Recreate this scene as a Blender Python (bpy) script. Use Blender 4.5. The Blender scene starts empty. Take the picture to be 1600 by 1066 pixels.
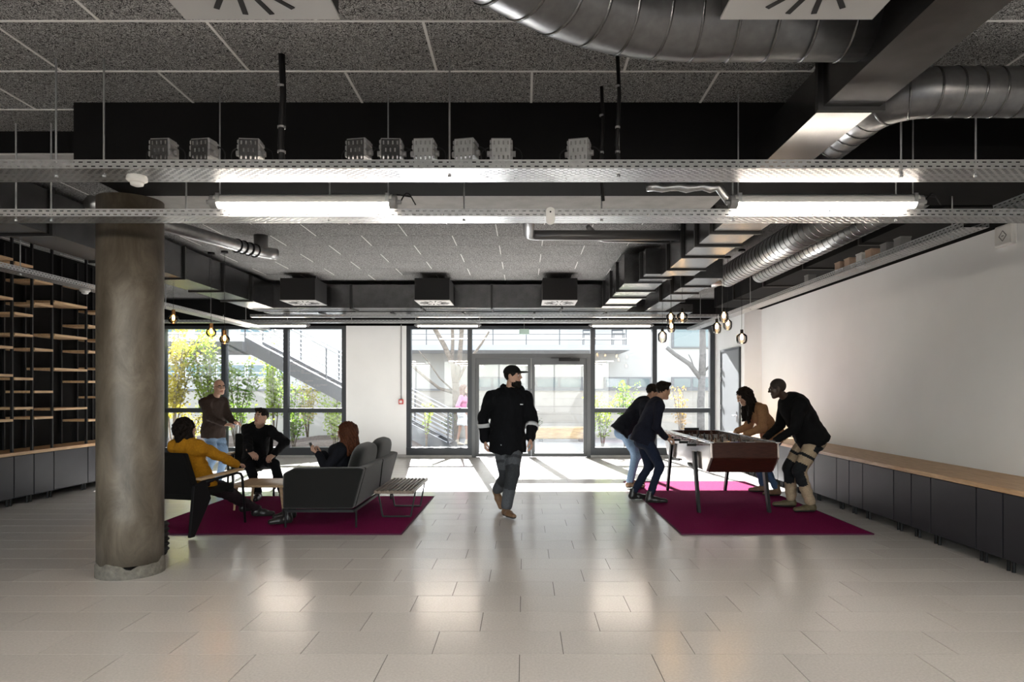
import bpy, math, random
import numpy as np
from mathutils import Vector, Matrix
random.seed(7); np.random.seed(7)
sc = bpy.context.scene
COL = sc.collection
# ---------------------------------------------------------------- camera, sky, sun, exposure
FPX = 1067.0; VX, VY = 819.0, 611.0; EYE = 1.5
cam_d = bpy.data.cameras.new('camera'); cam = bpy.data.objects.new('camera', cam_d); COL.objects.link(cam)
cam.location = (0, 0, EYE); cam.rotation_euler = (math.pi/2, 0, 0)
cam_d.sensor_width = 36.0; cam_d.lens = 36.0*FPX/1600.0
cam_d.shift_x = (800-VX)/1600.0; cam_d.shift_y = (VY-533)/1600.0
cam_d.clip_start = 0.05; cam_d.clip_end = 300
sc.camera = cam
w = bpy.data.worlds.new('sky'); sc.world = w; w.use_nodes = True
nt = w.node_tree; nt.nodes.clear()
sk = nt.nodes.new('ShaderNodeTexSky'); sk.sky_type = 'NISHITA'; sk.sun_disc = False
sk.sun_elevation = math.radians(28); sk.sun_rotation = math.radians(-8); sk.air_density = 1.0; sk.dust_density = 1.0
bg = nt.nodes.new('ShaderNodeBackground'); bg.inputs['Strength'].default_value = 0.36
ou = nt.nodes.new('ShaderNodeOutputWorld')
hs = nt.nodes.new('ShaderNodeHueSaturation'); hs.inputs['Saturation'].default_value = .4
nt.links.new(sk.outputs[0], hs.inputs['Color']); nt.links.new(hs.outputs[0], bg.inputs[0]); nt.links.new(bg.outputs[0], ou.inputs[0])
sun_d = bpy.data.lights.new('sun', 'SUN'); sun = bpy.data.objects.new('sun', sun_d); COL.objects.link(sun)
sun_d.energy = 13.0; sun_d.angle = math.radians(0.6); sun_d.color = (1.0, 0.98, 0.96)
sun.location = (-4, 40, 20)
sun.rotation_euler = Vector((0.14, -1.0, -0.535)).to_track_quat('-Z', 'Y').to_euler()
sc.view_settings.view_transform = 'Standard'; sc.view_settings.look = 'None'
sc.view_settings.exposure = 2.1; sc.view_settings.gamma = 1.0; sc.view_settings.use_curve_mapping = False
sc.cycles.use_denoising = True
sc.cycles.max_bounces = 10; sc.cycles.diffuse_bounces = 6; sc.cycles.glossy_bounces = 4
sc.cycles.transparent_max_bounces = 16; sc.cycles.caustics_reflective = False; sc.cycles.caustics_refractive = False
sc.cycles.sample_clamp_indirect = 8.0

# ---------------------------------------------------------------- helpers
def X(px, Y): return (px-VX)/FPX*Y
def Z(py, Y): return EYE-(py-VY)/FPX*Y
def FY(py): return EYE*FPX/(py-VY)

class MB:
    def __init__(s): s.v = []; s.f = []; s.m = []; s.cm = 0
    def add(s, vs, fs):
        b = len(s.v); s.v += [tuple(v) for v in vs]
        for f in fs: s.f.append(tuple(b+i for i in f)); s.m.append(s.cm)
        return s
    def box(s, x0, x1, y0, y1, z0, z1):
        vs = [(x, y, z) for z in (z0, z1) for y in (y0, y1) for x in (x0, x1)]
        return s.add(vs, [(0,2,3,1),(4,5,7,6),(0,1,5,4),(2,6,7,3),(0,4,6,2),(1,3,7,5)])
    def cbox(s, c, sz): return s.box(c[0]-sz[0]/2, c[0]+sz[0]/2, c[1]-sz[1]/2, c[1]+sz[1]/2, c[2]-sz[2]/2, c[2]+sz[2]/2)
    def obox(s, a, b, wd, ht, up=(0,0,1)):     # bar from a to b of section wd x ht
        a = Vector(a); b = Vector(b); d = (b-a).normalized(); u = Vector(up)
        r = d.cross(u)
        if r.length < 1e-4: r = d.cross(Vector((1,0,0)))
        r.normalize(); u = r.cross(d)
        vs = []
        for p in (a, b):
            for i, j in ((-1,-1),(1,-1),(1,1),(-1,1)): vs.append(p+r*(i*wd/2)+u*(j*ht/2))
        return s.add(vs, [(3,2,1,0),(4,5,6,7),(0,1,5,4),(1,2,6,5),(2,3,7,6),(3,0,4,7)])
    def tube(s, pts, r, n=8, cap=True, closed=False):
        pts = [Vector(p) for p in pts]; N = len(pts)
        rs = r if isinstance(r, (list, tuple)) else [r]*N
        ref = None; rings = []
        for i, p in enumerate(pts):
            t = (pts[min(i+1, N-1)]-pts[max(i-1, 0)]).normalized()
            if ref is None:
                ref = t.cross(Vector((0,0,1)))
                if ref.length < 1e-3: ref = t.cross(Vector((1,0,0)))
            ref = (ref-t*ref.dot(t)).normalized(); q = t.cross(ref)
            rings.append([p+(ref*math.cos(k*2*math.pi/n)+q*math.sin(k*2*math.pi/n))*rs[i] for k in range(n)])
        vs = [v for rg in rings for v in rg]; fs = []
        for i in range(N-1):
            for k in range(n):
                fs.append((i*n+k, i*n+(k+1) % n, (i+1)*n+(k+1) % n, (i+1)*n+k))
        if cap: fs += [tuple(range(n))[::-1], tuple(range((N-1)*n, N*n))]
        return s.add(vs, fs)
    def cyl(s, a, b, r, n=12, r2=None): return s.tube([a, b], [r, r if r2 is None else r2], n)
    def lathe(s, prof, c=(0,0,0), n=20):
        vs = []; fs = []; M = len(prof)
        for r, z in prof:
            for k in range(n):
                a = 2*math.pi*k/n; vs.append((c[0]+r*math.cos(a), c[1]+r*math.sin(a), c[2]+z))
        for i in range(M-1):
            for k in range(n): fs.append((i*n+k, i*n+(k+1) % n, (i+1)*n+(k+1) % n, (i+1)*n+k))
        fs += [tuple(range(n))[::-1], tuple(range((M-1)*n, M*n))]
        return s.add(vs, fs)
    def prism(s, poly, axis, a0, a1):          # poly in the two other axes, extruded along axis
        def mk(u, v, t): return {0: (t, u, v), 1: (u, t, v), 2: (u, v, t)}[axis]
        n = len(poly); vs = [mk(u, v, a0) for u, v in poly]+[mk(u, v, a1) for u, v in poly]
        fs = [tuple(range(n)), tuple(range(2*n-1, n-1, -1))]+[(i, n+i, n+(i+1) % n, (i+1) % n) for i in range(n)]
        return s.add(vs, fs)
    def build(s, name, mat, parent=None, smooth=False, bevel=0, world=True, fix=True):
        me = bpy.data.meshes.new(name)
        off = Vector((0,0,0))
        if parent is not None and world: off = parent_loc(parent)
        me.from_pydata([tuple(Vector(v)-off) for v in s.v], [], s.f)
        for mt in (mat if isinstance(mat, (list, tuple)) else [mat]): me.materials.append(mt)
        if any(s.m): me.polygons.foreach_set('material_index', s.m)
        if smooth: me.polygons.foreach_set('use_smooth', [True]*len(me.polygons))
        if fix:
            import bmesh
            bm = bmesh.new(); bm.from_mesh(me); bmesh.ops.recalc_face_normals(bm, faces=bm.faces); bm.to_mesh(me); bm.free()
        o = bpy.data.objects.new(name, me); COL.objects.link(o)
        if parent is not None: o.parent = parent
        if bevel:
            md = o.modifiers.new('bevel', 'BEVEL'); md.width = bevel; md.segments = 2; md.limit_method = 'ANGLE'
        if smooth == 'auto' or (smooth and bevel): pass
        return o
def parent_loc(p):
    v = Vector((0,0,0))
    while p is not None: v += p.location; p = p.parent
    return v
def tag(o, label, cat=None, group=None, kind=None):
    o['label'] = label
    if cat: o['category'] = cat
    if group: o['group'] = group
    if kind: o['kind'] = kind
    return o
def thing(name, label, cat, loc=(0,0,0), group=None, kind=None):
    o = bpy.data.objects.new(name, None); COL.objects.link(o); o.location = loc; o.empty_display_size = 0.1
    return tag(o, label, cat, group, kind)
def structure(name, label, loc=(0,0,0)): return thing(name, label, None, loc, None, 'structure')
def dup(root, loc, label, rz=None):
    r = root.copy(); COL.objects.link(r); r.location = loc; r['label'] = label
    if rz is not None: r.rotation_euler = (0, 0, rz)
    for ch in list(root.children):
        c = ch.copy(); COL.objects.link(c); c.parent = r
        for g in ch.children:
            d = g.copy(); COL.objects.link(d); d.parent = c
    return r

# ---------------------------------------------------------------- materials
def mat(name, col, rough=0.5, metal=0.0, noise=None, bump=None, emit=None, spec=0.5, rand=0.0, coat=0.0, sheen=0.0):
    """noise=(scale, amount, detail), bump=(scale, strength), rand = per-object value variation"""
    m = bpy.data.materials.new(name); m.use_nodes = True; t = m.node_tree; b = t.nodes['Principled BSDF']
    b.inputs['Base Color'].default_value = (*col, 1); b.inputs['Roughness'].default_value = rough
    b.inputs['Metallic'].default_value = metal; b.inputs['Specular IOR Level'].default_value = spec
    if coat: b.inputs['Coat Weight'].default_value = coat; b.inputs['Coat Roughness'].default_value = 0.12
    if sheen: b.inputs['Sheen Weight'].default_value = sheen
    tc = t.nodes.new('ShaderNodeTexCoord'); last = None
    if noise:
        n = t.nodes.new('ShaderNodeTexNoise'); n.inputs['Scale'].default_value = noise[0]
        n.inputs['Detail'].default_value = noise[2] if len(noise) > 2 else 4
        t.links.new(tc.outputs['Object'], n.inputs['Vector'])
        mr = t.nodes.new('ShaderNodeMapRange'); mr.inputs[1].default_value = 0.3; mr.inputs[2].default_value = 0.7
        mr.inputs[3].default_value = 1-noise[1]; mr.inputs[4].default_value = 1+noise[1]
        t.links.new(n.outputs[0], mr.inputs[0]); last = mr.outputs[0]
    if rand:
        oi = t.nodes.new('ShaderNodeObjectInfo'); mr2 = t.nodes.new('ShaderNodeMapRange')
        mr2.inputs[3].default_value = 1-rand; mr2.inputs[4].default_value = 1+rand
        t.links.new(oi.outputs['Random'], mr2.inputs[0])
        if last is None: last = mr2.outputs[0]
        else:
            mm = t.nodes.new('ShaderNodeMath'); mm.operation = 'MULTIPLY'
            t.links.new(last, mm.inputs[0]); t.links.new(mr2.outputs[0], mm.inputs[1]); last = mm.outputs[0]
    if last is not None:
        vm = t.nodes.new('ShaderNodeVectorMath'); vm.operation = 'SCALE'; vm.inputs[0].default_value = col
        t.links.new(last, vm.inputs['Scale']); t.links.new(vm.outputs[0], b.inputs['Base Color'])
    if bump:
        n2 = t.nodes.new('ShaderNodeTexNoise'); n2.inputs['Scale'].default_value = bump[0]; n2.inputs['Detail'].default_value = 3
        t.links.new(tc.outputs['Object'], n2.inputs['Vector'])
        bp = t.nodes.new('ShaderNodeBump'); bp.inputs['Strength'].default_value = bump[1]; bp.inputs['Distance'].default_value = 0.01
        t.links.new(n2.outputs[0], bp.inputs['Height']); t.links.new(bp.outputs[0], b.inputs['Normal'])
    if emit:
        b.inputs['Emission Color'].default_value = (*emit[0], 1); b.inputs['Emission Strength'].default_value = emit[1]
    return m
def wood(name, c1, c2, scale=(1, 12, 12), rough=0.45, rand=0.1, spec=.35):
    m = mat(name, c1, rough, spec=spec); t = m.node_tree; b = t.nodes['Principled BSDF']
    tc = t.nodes.new('ShaderNodeTexCoord'); mp = t.nodes.new('ShaderNodeMapping'); mp.inputs['Scale'].default_value = scale
    n = t.nodes.new('ShaderNodeTexNoise'); n.inputs['Scale'].default_value = 4; n.inputs['Detail'].default_value = 6; n.inputs['Distortion'].default_value = 0.6
    cr = t.nodes.new('ShaderNodeValToRGB'); cr.color_ramp.elements[0].position = 0.35; cr.color_ramp.elements[1].position = 0.68
    cr.color_ramp.elements[0].color = (*c2, 1); cr.color_ramp.elements[1].color = (*c1, 1)
    t.links.new(tc.outputs['Object'], mp.inputs[0]); t.links.new(mp.outputs[0], n.inputs['Vector'])
    t.links.new(n.outputs[0], cr.inputs[0]); t.links.new(cr.outputs[0], b.inputs['Base Color'])
    return m
def glass(name, tint=(1,1,1), refl=0.06, rough=0.0, dirt=0.0):
    m = bpy.data.materials.new(name); m.use_nodes = True; t = m.node_tree; t.nodes.clear()
    o = t.nodes.new('ShaderNodeOutputMaterial'); tr = t.nodes.new('ShaderNodeBsdfTransparent'); tr.inputs[0].default_value = (*tint, 1)
    g = t.nodes.new('ShaderNodeBsdfGlossy'); g.inputs['Roughness'].default_value = rough
    fr = t.nodes.new('ShaderNodeFresnel'); fr.inputs[0].default_value = 1.45
    mx = t.nodes.new('ShaderNodeMixShader')
    t.links.new(fr.outputs[0], mx.inputs[0]); t.links.new(tr.outputs[0], mx.inputs[1]); t.links.new(g.outputs[0], mx.inputs[2])
    last = mx.outputs[0]
    if dirt:
        df = t.nodes.new('ShaderNodeBsdfTranslucent'); df.inputs[0].default_value = (.9, .9, .9, 1)
        m2 = t.nodes.new('ShaderNodeMixShader'); m2.inputs[0].default_value = dirt
        t.links.new(last, m2.inputs[1]); t.links.new(df.outputs[0], m2.inputs[2]); last = m2.outputs[0]
    t.links.new(last, o.inputs[0]); return m

M = {}
M['white'] = mat('white_paint', (.83, .85, .865), .6, noise=(1.2, .03), bump=(60, .05))
M['blackwall'] = mat('black_paint', (.004, .004, .0045), .85, spec=.15, noise=(3, .2))
M['slab'] = mat('ceiling_slab', (.02, .02, .022), .9)
M['concrete_soffit'] = mat('pale_concrete', (.42, .42, .42), .7, noise=(6, .12), bump=(40, .2))
M['grid'] = mat('white_ceiling_bar', (.75, .75, .75), .5)
M['galv'] = mat('galvanised_steel', (.42, .43, .44), .34, .88, noise=(30, .12))
M['duct'] = mat('dark_duct_steel', (.13, .13, .134), .26, .92, noise=(9, .15))
M['ductedge'] = mat('black_duct_flange', (.012, .012, .013), .5)
M['spiral'] = mat('spiral_duct_steel', (.34, .345, .35), .34, .9, noise=(20, .12))
M['pipe'] = mat('dark_pipe', (.16, .16, .165), .35, .5)
M['frame'] = mat('anthracite_window_frame', (.022, .027, .034), .45)
M['doorframe'] = mat('grey_door_frame', (.075, .08, .086), .45)
M['doorgrey'] = mat('grey_door_paint', (.13, .14, .155), .5)
M['glass'] = glass('window_glass', (.97, .98, .98), dirt=.006)
M['black'] = mat('black_metal', (.008, .008, .009), .5, spec=.22)
M['blackmatte'] = mat('black_matte', (.010, .010, .011), .8)
M['cabinet'] = mat('charcoal_cabinet', (.014, .014, .019), .5, spec=.3, noise=(5, .12), rand=.12)
M['oak'] = wood('oak', (.62, .44, .27), (.48, .32, .18), (10, 1.2, 10))
M['oakx'] = wood('oak_bench', (.55, .36, .20), (.36, .22, .11), (12, 1.0, 12))
M['walnut'] = wood('walnut', (.06, .018, .011), (.028, .009, .006), (2, 12, 12), .3)
M['slat'] = wood('dark_ash_slat', (.20, .15, .11), (.11, .08, .06), (12, 1, 12))
M['rug'] = mat('magenta_rug', (.185, .010, .066), 1.0, noise=(120, .25), bump=(400, .5), spec=.04)
M['fabric'] = mat('charcoal_upholstery', (.0055, .0057, .0055), .92, spec=.2, noise=(200, .2), bump=(500, .4), sheen=.3)
M['blackfab'] = mat('black_upholstery', (.005, .005, .005), .9, spec=.2, noise=(200, .2), bump=(400, .3))
M['chrome'] = mat('chrome', (.6, .6, .62), .18, 1.0)
M['plastic'] = mat('white_plastic', (.72, .72, .71), .4)
M['greyplastic'] = mat('grey_plastic', (.22, .22, .225), .45)
M['cardboard'] = mat('beige_box', (.50, .36, .27), .7)
M['red'] = mat('red_plastic', (.5, .03, .02), .4)
M['tube'] = mat('lit_tube_diffuser', (.9, .9, .88), .4, emit=((1.0, .88, .74), 18.0))
M['darkspiral'] = mat('dark_round_duct', (.15, .15, .155), .36, .85, noise=(20, .12))
M['tubeshell'] = mat('tube_housing', (.55, .55, .54), .4)
M['filament'] = mat('filament_glow', (1, .6, .25), .4, emit=((1.0, .50, .16), 14.0))
M['amber'] = glass('amber_bulb_glass', (1.0, .80, .50))
M['smoke'] = glass('smoked_lamp_glass', (.78, .74, .70))
M['brass'] = mat('dark_brass', (.25, .13, .05), .3, .9)
# wood-wool ceiling
def woolmat():
    m = mat('wood_wool_board', (.1, .1, .1), .95); t = m.node_tree; b = t.nodes['Principled BSDF']
    tc = t.nodes.new('ShaderNodeTexCoord')
    n = t.nodes.new('ShaderNodeTexNoise'); n.inputs['Scale'].default_value = 40; n.inputs['Detail'].default_value = 3; n.inputs['Distortion'].default_value = 4.0
    n.inputs['Roughness'].default_value = .65
    t.links.new(tc.outputs['Object'], n.inputs['Vector'])
    cr = t.nodes.new('ShaderNodeValToRGB'); e = cr.color_ramp.elements
    e[0].position = .44; e[0].color = (.010, .010, .011, 1); e[1].position = .58; e[1].color = (.50, .50, .505, 1)
    t.links.new(n.outputs[0], cr.inputs[0]); t.links.new(cr.outputs[0], b.inputs['Base Color'])
    bp = t.nodes.new('ShaderNodeBump'); bp.inputs['Strength'].default_value = .8; bp.inputs['Distance'].default_value = .006
    t.links.new(n.outputs[0], bp.inputs['Height']); t.links.new(bp.outputs[0], b.inputs['Normal'])
    return m
M['wool'] = woolmat()
def floormat():
    m = mat('pale_terrazzo_tile', (.5, .47, .43), .3); t = m.node_tree; b = t.nodes['Principled BSDF']
    tc = t.nodes.new('ShaderNodeTexCoord'); g = t.nodes.new('ShaderNodeNewGeometry')
    n = t.nodes.new('ShaderNodeTexNoise'); n.inputs['Scale'].default_value = 70; n.inputs['Detail'].default_value = 4
    n2 = t.nodes.new('ShaderNodeTexNoise'); n2.inputs['Scale'].default_value = 1.6; n2.inputs['Detail'].default_value = 5
    t.links.new(g.outputs['Position'], n.inputs['Vector']); t.links.new(g.outputs['Position'], n2.inputs['Vector'])
    oi = t.nodes.new('ShaderNodeObjectInfo')
    def mr(a, b2, src):
        k = t.nodes.new('ShaderNodeMapRange'); k.inputs[1].default_value = .3; k.inputs[2].default_value = .7
        k.inputs[3].default_value = a; k.inputs[4].default_value = b2; t.links.new(src, k.inputs[0]); return k.outputs[0]
    a = mr(.90, 1.06, n.outputs[0]); c = mr(.99, 1.01, n2.outputs[0]); d = mr(.97, 1.03, oi.outputs['Random'])
    m1 = t.nodes.new('ShaderNodeMath'); m1.operation = 'MULTIPLY'; t.links.new(a, m1.inputs[0]); t.links.new(c, m1.inputs[1])
    m2 = t.nodes.new('ShaderNodeMath'); m2.operation = 'MULTIPLY'; t.links.new(m1.outputs[0], m2.inputs[0]); t.links.new(d, m2.inputs[1])
    v = t.nodes.new('ShaderNodeVectorMath'); v.operation = 'SCALE'; v.inputs[0].default_value = (.60, .575, .545)
    t.links.new(m2.outputs[0], v.inputs['Scale']); t.links.new(v.outputs[0], b.inputs['Base Color'])
    b.inputs['Specular IOR Level'].default_value = 1.0; rr = mr(.17, .20, n2.outputs[0]); t.links.new(rr, b.inputs['Roughness'])
    bp = t.nodes.new('ShaderNodeBump'); bp.inputs['Strength'].default_value = .10; bp.inputs['Distance'].default_value = .004
    n3 = t.nodes.new('ShaderNodeTexNoise'); n3.inputs['Scale'].default_value = 45; t.links.new(g.outputs['Position'], n3.inputs['Vector'])
    t.links.new(n3.outputs[0], bp.inputs['Height']); t.links.new(bp.outputs[0], b.inputs['Normal'])
    return m
M['floor'] = floormat(); M['joint'] = mat('dark_floor_joint', (.10, .09, .085), .9)
def concretemat():
    m = mat('stained_concrete', (.2, .18, .15), .5); t = m.node_tree; b = t.nodes['Principled BSDF']
    tc = t.nodes.new('ShaderNodeTexCoord'); mp = t.nodes.new('ShaderNodeMapping'); mp.inputs['Scale'].default_value = (1, 1, .45)
    t.links.new(tc.outputs['Object'], mp.inputs[0])
    n = t.nodes.new('ShaderNodeTexNoise'); n.inputs['Scale'].default_value = 5; n.inputs['Detail'].default_value = 8; n.inputs['Roughness'].default_value = .7
    n.inputs['Distortion'].default_value = .8
    t.links.new(mp.outputs[0], n.inputs['Vector'])
    cr = t.nodes.new('ShaderNodeValToRGB'); e = cr.color_ramp.elements
    e[0].position = .30; e[0].color = (.045, .036, .025, 1); e[1].position = .72; e[1].color = (.165, .14, .11, 1)
    k = e.new(.5); k.color = (.095, .078, .059, 1)
    t.links.new(n.outputs[0], cr.inputs[0]); t.links.new(cr.outputs[0], b.inputs['Base Color'])
    bp = t.nodes.new('ShaderNodeBump'); bp.inputs['Strength'].default_value = .25; bp.inputs['Distance'].default_value = .01
    t.links.new(n.outputs[0], bp.inputs['Height']); t.links.new(bp.outputs[0], b.inputs['Normal'])
    b.inputs['Roughness'].default_value = .42
    return m
M['concrete'] = concretemat()

# ================================================================ SETTING
CEIL = 3.55
# ---- floor: slab + tiles 0.75 x 0.37 in a third bond
fl = MB().box(-9.6, 4.9, -4.2, 15.62, -.12, -.004).build('floor', M['joint'])
tag(fl, 'pale grey beige stone tiled floor of the whole room', kind='structure')
RW, TL, G = .37, .75, .0022
tiles = []
k0 = 0
for r in range(-25, 29):
    y1 = 5.0+RW*r; y0 = y1-RW                      # row r: far edge y1; nearer rows shift by a third of a tile
    if y1 < -4.1 or y0 > 15.5: continue
    x0 = -.026+((r*.25) % .75)
    for c in range(-14, 8):
        a, b_ = x0+c*TL, x0+(c+1)*TL
        a, b_ = max(a, -9.5), min(b_, 4.66)
        if b_-a < .03: continue
        yy0, yy1 = max(y0, -4.1), min(y1, 15.5)
        cy = (yy0+yy1)/2; cx = (a+b_)/2; vis = 0
        if cy > 3.2 and -.80*cy < cx < .76*cy and -6.7 < cx < 4.1: vis = (b_-a)/cy/cy
        tiles.append((vis, a, b_, yy0, yy1))
tiles.sort(reverse=True)
shared = {}
rest = MB()
for i, (vis, a, b_, y0, y1) in enumerate(tiles):
    if i < 300 and vis > 0:
        key = (round(b_-a, 3), round(y1-y0, 3))
        if key not in shared:
            o = MB().box(-(b_-a)/2+G, (b_-a)/2-G, -(y1-y0)/2+G, (y1-y0)/2-G, -.004, 0).build('floor_tile', M['floor'], fl, world=False)
            shared[key] = o.data
        else:
            o = bpy.data.objects.new('floor_tile', shared[key]); COL.objects.link(o); o.parent = fl
        o.location = ((a+b_)/2, (y0+y1)/2, 0)
    else: rest.box(a+G, b_-G, y0+G, y1-G, -.004, 0)
o = rest.build('floor_tiling', M['floor'], fl, fix=False); o['kind'] = 'stuff'

# ---- ceiling slab, wood wool boards, white bars
ce = MB().box(-9.6, 4.9, -4.2, 15.7, CEIL+.03, CEIL+.2).build('ceiling', M['slab'])
tag(ce, 'black ceiling lined with grey wood wool acoustic boards', kind='structure')
tshare = {}
def ctile(a, b_, y0, y1):
    key = (round(b_-a, 3), round(y1-y0, 3))
    if key not in tshare:
        g = .005
        o = MB().box(-(b_-a)/2+g, (b_-a)/2-g, -(y1-y0)/2+g, (y1-y0)/2-g, 0, .029).build('acoustic_board', M['wool'], ce, world=False)
        tshare[key] = o.data
    else:
        o = bpy.data.objects.new('acoustic_board', tshare[key]); COL.objects.link(o); o.parent = ce
    o.location = ((a+b_)/2, (y0+y1)/2, CEIL)
def field(rows, phase, xa, xb, bars):
    for i, (y0, y1) in enumerate(rows):
        x = phase[i % 2]-1.2*8
        while x < xb:
            a, b_ = max(x, xa), min(x+1.2, xb)
            if b_-a > .08:
                ctile(a, b_, y0, y1)
                if x > xa and bars: MB().box(x-(.008 if bars is True else .005), x+(.008 if bars is True else .005), y0, y1, CEIL-.004, CEIL+.002).build('cross_bar', M['grid'], ce)
            x += 1.2
        if bars is True: MB().box(xa, xb, y1-.007, y1+.007, CEIL-.005, CEIL+.002).build('main_bar', M['grid'], ce)
field([(1.4+.595*i, 1.4+.595*(i+1)) for i in range(0, 5)]+[(4.375, 4.97), (4.97, 5.40)], (-.561, .05), -7.0, 4.6, True)
field([(5.9+.624*i, 5.9+.624*(i+1)) for i in range(5)]+[(9.02+.605*i, 9.02+.605*(i+1)) for i in range(6)], (-.35, .25), -9.4, 4.6, 'thin')
field([(12.65+.6*i, 12.65+.6*(i+1)) for i in range(4)], (-.35, .25), -9.4, 4.3, False)

# ---- walls
wl = MB().box(-7.25, -7.05, -4.2, 11.5, -.004, CEIL+.03).build('wall_left', M['blackwall']); tag(wl, 'black painted wall behind the oak shelving', kind='structure')
wl2 = MB().box(-9.6, -7.25, 11.4, 11.5, -.004, CEIL+.03).box(-9.7, -9.5, 11.5, 15.7, -.004, CEIL+.03).build('wall_recess', M['white']); tag(wl2, 'white wall of the recess left of the windows', kind='structure')
wr = MB().box(4.66, 4.86, -4.2, 13.4, -.004, 3.10).box(4.32, 4.86, 13.4, 13.6, -.004, 3.10).box(4.32, 4.5, 14.92, 15.5, -.004, 3.1).box(4.32, 4.5, 13.6, 14.92, 2.38, 3.1).build('wall_right', M['white'])
tag(wr, 'long bare white wall along the right side', kind='structure')
wru = MB().box(4.68, 4.86, -4.2, 13.4, 3.10, CEIL+.03).box(4.34, 4.86, 13.42, 15.5, 3.10, CEIL+.03).build('upper_band', M['blackwall'], wr)
wb = MB().box(-9.5, -8.22, 15.5, 15.75, -.004, 2.97).box(-4.02, -2.66, 15.42, 15.75, -.004, 2.97).box(4.30, 4.9, 15.5, 15.75, -.004, 2.97).build('wall_back', M['white'])
tag(wb, 'white wall piers between the street windows', kind='structure')
MB().box(-9.5, 4.9, 15.5, 15.75, 2.97, CEIL+.03).build('wall_head', M['blackwall'], wb)
bf = MB().box(-9.6, 4.9, -4.3, -4.1, -.004, .4).box(-9.6, 4.9, -4.3, -4.1, 3.0, CEIL+.03).box(-9.6, -7.0, -4.3, -4.1, .4, 3.0).box(4.4, 4.9, -4.3, -4.1, .4, 3.0).build('wall_front', M['white']); tag(bf, 'plain white wall behind the viewer', kind='structure')
MB().box(-4.02, -2.66, 15.40, 15.42, 0, .07).build('baseboard_back', mat('pale_baseboard', (.5, .5, .5), .5), wb)

# ---- beams and column
bm_ = thing('beam', 'black downstand beam crossing the ceiling above the two near trays', None, (0, 4.85, 3.07), kind='structure')
MB().box(-3.2, 4.68, 4.85, 5.5, 3.07, CEIL+.03).build('black_casing', M['blackwall'], bm_)
MB().box(-3.2, 1.6, 5.5, 5.88, 3.07, CEIL+.03).build('concrete_soffit', M['concrete_soffit'], bm_)
MB().box(1.6, 4.68, 5.5, 5.88, 3.10, CEIL+.03).build('black_casing', M['blackwall'], bm_)
sb = thing('beam', 'shallow beam with pale underside above the left shelving', None, (-5, 5.5, 3.37), kind='structure')
MB().box(-7.05, -3.2, 5.39, 5.69, 3.38, CEIL+.03).build('black_casing', M['blackwall'], sb)
MB().box(-7.05, -3.2, 5.40, 5.68, 3.366, 3.38).build('pale_underside', M['concrete_soffit'], sb)
cl = thing('column', 'round bare concrete column with brown stains left of centre', 'column', (-3.25, 5.64, 0), kind='structure')
MB().lathe([(.246, .10), (.247, .5), (.247, 1.2), (.247, 2.2), (.247, 3.07)], (-3.25, 5.64, 0), 48).build('shaft', M['concrete'], cl, smooth=True)
pr = []
m_ = MB(); n = 48; vs = []; fs = []
for k in range(n):
    a = 2*math.pi*k/n; zt = .10+.018*math.sin(3*a+1)+.012*math.sin(7*a)+.008*math.sin(13*a)
    for r_, z_ in ((.256, 0), (.254, zt), (.244, zt+.004)): vs.append((-3.25+r_*math.cos(a), 5.64+r_*math.sin(a), z_))
for k in range(n):
    j = (k+1) % n
    fs += [(k*3, j*3, j*3+1, k*3+1), (k*3+1, j*3+1, j*3+2, k*3+2)]
m_.add(vs, fs).build('mortar_foot', mat('grey_mortar', (.13, .12, .10), .8, noise=(25, .3), bump=(60, .5)), cl, smooth=True)

# ---- windows: mullions, transoms, sills, panes
WY = 15.5
def bar(parent, name, x0, x1, z0, z1, d=.07, mt='frame', y=WY): return MB().box(x0, x1, y-d, y+d, z0, z1).build(name, M[mt], parent)
def pane(parent, x0, x1, z0, z1, y=WY): return MB().box(x0, x1, y-.006, y+.006, z0, z1).build('pane', M['glass'], parent)
def bank(name, label, xs, x0, x1):
    t = structure(name, label, ((x0+x1)/2, WY, 0))
    bar(t, 'sill', x0, x1, .05, .22, .10); bar(t, 'head', x0, x1, 2.90, 2.97)
    MB().box(x0, x1, WY-.13, WY+.1, 0, .05).build('plinth', M['concrete_soffit'], t)
    for m in xs: bar(t, 'mullion', m-.05, m+.05, .22, 2.90, .08)
    for a, b_ in zip(xs[:-1], xs[1:]):
        bar(t, 'transom', a+.05, b_-.05, 1.01, 1.11)
        pane(t, a+.05, b_-.05, .22, 1.01); pane(t, a+.05, b_-.05, 1.11, 2.90)
    return t
bank('window_1', 'tall black framed window bank behind the seating group', [-8.17, -6.79, -5.39, -4.07], -8.22, -4.02)
bank('window_2', 'narrow black framed window left of the glass doors', [-2.61, -1.23], -2.66, -1.18)
bank('window_3', 'black framed window pair right of the glass doors', [1.55, 2.95, 4.25], 1.5, 4.30)
w4 = structure('fill_window', 'added window bank behind the viewer, lets in fill light', (-1.3, -4.2, 0))  # invented opening, admits sky light to brighten the near part of the room
for i in range(9): MB().box(-7.0+i*1.425-.04, -7.0+i*1.425+.04, -4.27, -4.13, .4, 3.0).build('mullion', M['frame'], w4)
for i in range(8): MB().box(-7.0+i*1.425+.04, -7.0+(i+1)*1.425-.04, -4.206, -4.194, .4, 3.0).build('pane', M['glass'], w4)
d1 = structure('door_1', 'grey framed double glass entrance doors', (.16, WY, 0))
bar(d1, 'head', -1.18, 1.5, 2.90, 2.97); bar(d1, 'transom', -1.18, 1.5, 2.24, 2.34, .09, 'doorframe'); pane(d1, -1.18, 1.5, 2.34, 2.90)
bar(d1, 'jamb', -1.18, -1.10, 0, 2.24, .09, 'doorframe'); bar(d1, 'jamb', 1.42, 1.5, 0, 2.24, .09, 'doorframe')
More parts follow.
